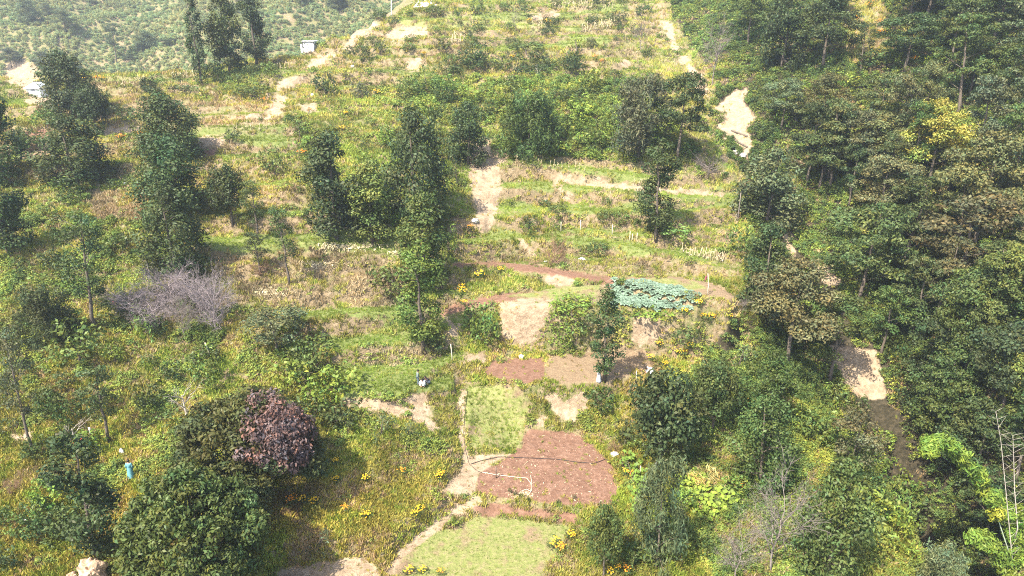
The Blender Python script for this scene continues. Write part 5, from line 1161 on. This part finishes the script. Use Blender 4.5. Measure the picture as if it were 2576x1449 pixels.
for x, y, w, h, lab in [(312, 466, 20, 9, 'white sheet lying on the dry grass left of the stacked trees'), (1464, 655, 17, 9, 'white sack lying on the bank above the path'), (1311, 902, 15, 13, 'white sack standing at the back of the terrace field'), (307, 1140, 11, 15, 'white cloth caught in the bushes right of the dark bushy tree'),
    (63, 1314, 18, 7, 'white sheet lying at the lower left'), (887, 168, 8, 6, 'small white sack on the upper slope under the dry bank'), (786, 241, 8, 7, 'small white sack left of the dark glossy bush'), (697, 878, 8, 12, 'white rag hanging in the spreading grey-green tree'), (1372, 506, 7, 5, 'white scrap on the first long terrace'),
    (1373, 660, 8, 3, 'white scrap beside the path'), (936, 305, 4, 5, 'tiny white scrap in the bushes above the grove'), (1555, 1191, 0, 0, '')]:
    if not lab: continue
    r_ = place(x, y, y - h, w); lump('white_bag', r_[0], (r_[2], r_[2] * .6, max(.15, r_[1])), M_bag, lab, 'bag', 2, .35)
for x, y, w, h, lab in [(320, 1292, 14, 8, 'pale rounded stone left of the bright domed tree'), (1573, 1190, 7, 6, 'pale stone at the right edge of the ploughed field'), (1588, 1192, 6, 5, 'second pale stone right of the other at the ploughed field'), (1868, 1425, 10, 8, 'pale stone beneath the leafless trees')]:
    r_ = place(x, y, y - h, w); lump('stone', r_[0], (r_[2], r_[2] * .7, max(.15, r_[1])), M_stone, lab, 'stone', 2, .4)
r_ = place(1545, 1146, 1132, 24); lump('ash_heap', r_[0], (r_[2], r_[2] * .8, .35), M_ash, 'low heap of pale ashes right of the ploughed field', 'ashes', 3, .4)
r_ = place(238, 1462, 1395, 62); em = lump('earth_mound', r_[0], (r_[2], r_[2] * .9, r_[1]), M_soil, 'bare pinkish mound of dug earth and rock at the bottom left', 'mound', 4, .5)
r_ = place(185, 1455, 1435, 24); lump('earth_clod', r_[0], (r_[2], r_[2] * .8, r_[1]), M_soil, 'pale clod of earth left of the bare mound', 'clod', 3, .5)
for x, y, lab in [(1195, 560, 'pale boulder at the landslip foot'), (1850, 388, 'boulder in the bed of the bare slide'), (1868, 395, 'second boulder in the bed of the bare slide')]:
    r_ = place(x, y, y - 14, 18); lump('boulder', r_[0], (r_[2], r_[2] * .7, r_[1]), M_stone, lab, 'boulder', 3, .45)
sp_ = []
v, f = [], []
for i in range(260):
    P = cast(1068 + rng.normal() * 12, 10 + rng.normal() * 6)
    if P is None: continue
    c0 = np.array(W3(P)) + rng.normal(size=3) * .1; s = rng.uniform(.2, .55); j = len(v); v += [c0 + np.array(q) * s * rng.uniform(.7, 1.2, 3) for q in ((1, 0, 0), (-1, 0, 0), (0, 1, 0), (0, -1, 0), (0, 0, .8), (0, 0, -.8))]
    f += [tuple(j + k for k in t) for t in ((0, 2, 4), (2, 1, 4), (1, 3, 4), (3, 0, 4), (2, 0, 5), (1, 2, 5), (3, 1, 5), (0, 3, 5))]
tag(mk('stone_heap', v, f, plain('whitish_stone', (.6, .57, .55), .9, .3, 2)), 'heap of whitish stones at the top edge', 'stones', kind='stuff')
# clods and crop litter on the ploughed soil
v, f = [], []
for i in range(900):
    x = rng.uniform(1190, 1560); y = rng.uniform(1088, 1280)
    if sdpoly(np.array([x]), np.array([y]), RED[0])[0] < 4: continue
    P = cast(x, y); c0 = np.array(W3(P)); s = rng.uniform(.02, .06); j = len(v); v += [c0 + np.array(q) * s * rng.uniform(.6, 1.4, 3) for q in ((1, 0, 0), (-1, 0, 0), (0, 1, 0), (0, -1, 0), (0, 0, .8), (0, 0, -.8))]
    f += [tuple(j + k for k in t) for t in ((0, 2, 4), (2, 1, 4), (1, 3, 4), (3, 0, 4), (2, 0, 5), (1, 2, 5), (3, 1, 5), (0, 3, 5))]
tag(mk('soil_clods', v, f, plain('red_clods', (.34, .20, .14), .95, .4, 1.3)), 'clods and crumbs strewn over the ploughed field', 'clods', kind='stuff')
cp_ = []
for i in range(420):
    x = rng.uniform(1190, 1560); y = rng.uniform(1088, 1285)
    if sdpoly(np.array([x]), np.array([y]), RED[0])[0] < 0: continue
    if rng.random() < float(fbm(np.array(x / 40), np.array(y / 20), 55)) * 1.2 - .05: continue
    cp_.append(cast(x, y) + (0, 0, .03))
for i in range(150): cp_.append(cast(1315 + rng.normal() * 16, 1246 + rng.normal() * 5) + (0, 0, .04))
cp_ = np.array(cp_); v, f = leaf_arrays(cp_, rng.normal(size=cp_.shape) * .3 + np.array((0, 0, 1)), rng.uniform(.12, .38, len(cp_)), .16); v[:, 2] += CAMZ
tag(mk('crop_litter', v, f, M_straw), 'pale straw litter strewn over the ploughed field', 'straw', kind='stuff')
for x, y in [(1320, 1254), (1338, 1250)]: pass
SEEDL = [(1283, 1240), (1296, 1246), (1310, 1252), (1330, 1262), (1405, 1268), (1445, 1255)]
for x, y in SEEDL:
    r_ = place(x, y, y - 12, 13); plant('shrub', *r_, 'd', 'dark green sapling planted along the lower edge of the ploughed field', 'sapling', 'sapling', 'saplings at the ploughed field', parts=False)

def ground_line(name, pts, r, mat, label, cat, lift=.05, dens=14):
    out = []
    for i in range(len(pts) - 1):
        for t in np.linspace(0, 1, dens, endpoint=False):
            x = pts[i][0] + (pts[i + 1][0] - pts[i][0]) * t; y = pts[i][1] + (pts[i + 1][1] - pts[i][1]) * t; c = cast(x, y)
            if c is not None: out.append(c)
    out.append(cast(*pts[-1])); out = np.array(out); 
    for k in range(2): out[1:-1] = (out[:-2] + out[1:-1] * 2 + out[2:]) / 4
    g = out[0].copy(); tb = Tubes(); tb.add(out - g + (0, 0, lift), [r] * len(out), 6); o = tb.build(name, mat); o.location = W3(g); return tag(o, label, cat)
M_blackp = plain('black_polythene', (.03, .025, .025), .5, .2); M_whitep = plain('cream_hose', (.48, .40, .30), .6, .1)
ground_line('water_pipe', [(1185, 1168), (1210, 1160), (1255, 1150), (1330, 1153), (1400, 1156), (1450, 1163), (1495, 1167), (1525, 1155)], .028, M_blackp, 'black pipe lying across the ploughed field', 'pipe')
ground_line('feeder_pipe', [(1176, 985), (1170, 1040), (1166, 1090), (1170, 1130), (1180, 1168), (1200, 1185), (1215, 1191)], .02, M_blackp, 'thin black pipe running down the path to the ploughed field', 'pipe')
ground_line('garden_hose', [(1212, 1189), (1250, 1196), (1300, 1202), (1325, 1204), (1336, 1218), (1337, 1236), (1330, 1245), (1316, 1244), (1313, 1236), (1325, 1232), (1336, 1238), (1337, 1210), (1335, 1197)], .03, M_whitep, 'cream hose curled on the ploughed field', 'hose', .06)
M_wood = plain('weathered_wood', (.16, .12, .09), .9, .3, 4, .3); M_postw = plain('bleached_pole', (.62, .55, .42), .85, .2, 4)
def post(x, yb, yt, lab, mat=M_postw, r=.05, lean=.0, name='wooden_pole', cat='pole'):
    r_ = place(x, yb, yt, 4)
    if r_ is None: return None
    P, H, _ = r_; tb = Tubes(); tb.add([(0, 0, -.4), (lean * .3, .02, H * .4), (lean * .6, 0, H * .7), (lean, .01, H)], [r * 1.1, r, r * .95, r * .8], 7)
    o = tb.build(name, mat); o.location = W3(P); return tag(o, lab, cat)
post(1248, 1203, 1174, 'dark stake beside the cream hose in the ploughed field', M_wood, .05, 0, 'wooden_stake', 'stake'); post(1508, 1276, 1260, 'short dark stake at the lower right of the ploughed field', M_wood, .05, 0, 'wooden_stake', 'stake')
post(532, 908, 862, 'leaning bleached pole on the rough left slope', lean=-.35); post(1138, 908, 866, 'bleached pole on the grass right of the central tree foot', lean=-.12); post(985, 44, -12, 'white utility pole at the top beside the pale chute', plain('white_paint', (.8, .8, .78), .6, .1), .14, .3, 'utility_pole')
post(1411, 582, 558, 'bean pole leftmost on the third long terrace'); post(1460, 581, 554, 'pair-standing bean pole on the third long terrace'); post(1584, 606, 582, 'bean pole left of the narrow dark tree foot'); post(1590, 607, 588, 'short bean pole beside the other left of the narrow tree'); post(1602, 606, 586, 'bean pole right of the pair near the narrow tree'); post(1540, 590, 565, 'bean pole in the middle of the third long terrace')
post(1767, 976, 940, 'pale stake beside the dense globe-shaped tree'); post(1599, 975, 932, 'pale pole left of the bending figure', r=.035); post(86, 246, 232, 'pale post in front of the tin shed', r=.06)
post(1855, 562, 480, 'thin grey pole by the snapped stump under the wood', M_greytwig, .06)
post(1610, 1195, 1172, 'pale pole end standing in the bean vine'); post(1645, 1190, 1162, 'whitish snapped trunk under the dense globe-shaped tree', plain('whitish_bark', (.7, .68, .6), .8, .2, 3), .09, .15, 'snapped_trunk', 'trunk')
# flag
r_ = place(1779, 742, 688, 4); P, H, _ = r_; e = empty('flag_pole', W3(P)); tb = Tubes(); tb.add([(0, 0, -.3), (.03, 0, H * .4), (-.05, 0, H * .7), (-.16, 0, H)], [.05, .045, .04, .03], 7); tb.build('pole', M_postw, e)
v, f = [], []
for i in range(7):
    for j in range(6): v.append((-.13 - i * .045 - .02 * j, .06 * math.sin(i * 1.3 + j * .5), H * .98 - j * .12 - i * .05))
for i in range(6):
    for j in range(5): f.append((i * 6 + j, i * 6 + j + 1, (i + 1) * 6 + j + 1, (i + 1) * 6 + j))
fo = mk('flag', v, f, plain('dull_red_flag', (.24, .07, .08), .85, .2), e, smooth=True); md = fo.modifiers.new('th', 'SOLIDIFY'); md.thickness = .01
tag(e, 'bleached pole with a dull red flag on the nursery bed', 'flag')
for x, y, w, h, m_, lab in [(208, 1122, 9, 13, M_red, 'red rag hanging on the bleached dead tree, larger one'), (190, 1130, 6, 9, M_red, 'smaller red rag at the foot of the bleached dead tree'), (289, 771, 9, 7, M_orange2, 'orange-red cloth on the grass right of the umbrella-crowned tree'), (229, 1098, 5, 16, M_bag, 'white rag hanging above the red ones')]:
    r_ = place(x, y, y - h, w); P, H, W = r_; v, f = [], []
    for i in range(6):
        for j in range(6): v.append(((i / 5 - .5) * W * (1 - .25 * j / 5), .12 * W * math.sin(i * 1.7 + j), H * (1.0 - j / 5) + .25))
    for i in range(5):
        for j in range(5): f.append((i * 6 + j, i * 6 + j + 1, (i + 1) * 6 + j + 1, (i + 1) * 6 + j))
    o = mk('hanging_rag', v, f, m_, smooth=True); o.location = W3(P); o.modifiers.new('th', 'SOLIDIFY').thickness = .02; tag(o, lab, 'rag')
for pts, r, lab in [([(2203, 838), (2237, 875)], .22, 'fallen log lying in the dark ravine'), ([(1840, 330), (1880, 345)], .15, 'grey log lying on the bare slide'), ([(1836, 348), (1880, 372)], .14, 'lower grey log lying on the bare slide'), ([(2345, 1325), (2385, 1332)], .05, 'thin pale branch across the dark ravine bottom')]:
    ground_line('fallen_log', pts, r, M_bark if r > .1 else M_pale, lab, 'log', r * .8, 5)

# sheds
M_tin = plain('galvanised_sheet', (.62, .68, .74), .45, .12, 3, 0, .3); M_tinw = plain('whitewashed_sheet', (.78, .78, .78), .6, .1, 3); M_dark = plain('dark_timber', (.05, .05, .06), .8, .2)
P = cast(97, 236); e = empty('tin_shed', W3(P), R(-14))
def box(name, x0, x1, y0, y1, z0, z1, mat, parent, zt=None):
    zt = zt or (z1, z1); v = [(x0, y0, z0), (x1, y0, z0), (x1, y1, z0), (x0, y1, z0), (x0, y0, zt[0]), (x1, y0, zt[0]), (x1, y1, zt[1]), (x0, y1, zt[1])]
    return mk(name, v, [(0, 3, 2, 1), (4, 5, 6, 7), (0, 1, 5, 4), (1, 2, 6, 5), (2, 3, 7, 6), (3, 0, 4, 7)], mat, parent)
w = box('wall', -1.5, 1.5, -.9, .9, -.5, 1.2, M_tinw, e, (1.05, 1.75)); box('door', -.4, .3, -.94, -.905, -.1, .9, plain('grey_door', (.35, .35, .37), .7), e)
v, f = [], []; n = 60
for i in range(n + 1):
    x = -1.7 + 3.4 * i / n; h = .03 * math.cos(i * 2 * math.pi / 4); v += [(x, -1.25, 1.02 + h), (x, 1.05, 1.95 + h), (x, -1.25, .99 + h), (x, 1.05, 1.92 + h)]
for i in range(n): j = 4 * i; f += [(j, j + 4, j + 5, j + 1), (j + 2, j + 3, j + 7, j + 6), (j, j + 2, j + 6, j + 4), (j + 1, j + 5, j + 7, j + 3)]
rf = mk('roof', v, f, M_tin, e); box('ridge_beam', -1.75, 1.75, 1.0, 1.12, 1.96, 2.07, M_dark, rf); tag(e, 'small shed of grey corrugated tin at the upper left', 'shed')
P = next(q for q in (cast(781, yy) for yy in range(58, 140, 3)) if q is not None); print('hut', P); e = empty('white_hut', W3(P), R(-8)); box('wall', -1.15, 1.15, -.9, .9, -.6, 1.5, M_tinw, e); box('porch_wall', -1.75, -1.16, -.8, .5, -.6, 1.0, M_tinw, e); box('roof', -1.35, 1.35, -1.1, 1.1, 1.55, 1.66, M_tinw, e, (1.62, 1.75)); box('corner_post', -1.28, -1.17, -1.0, -.91, -.6, 1.54, M_dark, e); box('corner_post', 1.17, 1.28, -1.0, -.91, -.6, 1.54, M_dark, e); box('lintel', -1.14, 1.14, -.99, -.92, 1.36, 1.48, M_dark, e)
tag(e, 'tiny white-walled hut on the ridge at the top', 'hut')

# ------------------------------------------------------------------ haze
def haze():
    m = bpy.data.materials.new('haze_air'); m.use_nodes = True; t = m.node_tree; t.nodes.clear(); o_ = t.nodes.new('ShaderNodeOutputMaterial'); pv_ = t.nodes.new('ShaderNodeVolumePrincipled')
    pv_.inputs['Density'].default_value = HAZE; pv_.inputs['Color'].default_value = (.82, .90, 1.0, 1); pv_.inputs['Anisotropy'].default_value = .3
    t.links.new(pv_.outputs[0], o_.inputs['Volume'])
    zmax = max(float(FZ.max()), float(Z.max())) + CAMZ + 16; zmin = min(float(FZ.min()), float(Z.min())) + CAMZ - 2.5
    v = [(x, y, z) for z in (zmin, zmax) for y in (-40, 440) for x in (-470, 330)]
    o = mk('haze', v, [(0, 2, 3, 1), (4, 5, 7, 6), (0, 1, 5, 4), (1, 3, 7, 5), (3, 2, 6, 7), (2, 0, 4, 6)], m); tag(o, 'thin pale haze hanging in the valley air', 'haze', kind='stuff')
HAZE = .0004
haze()
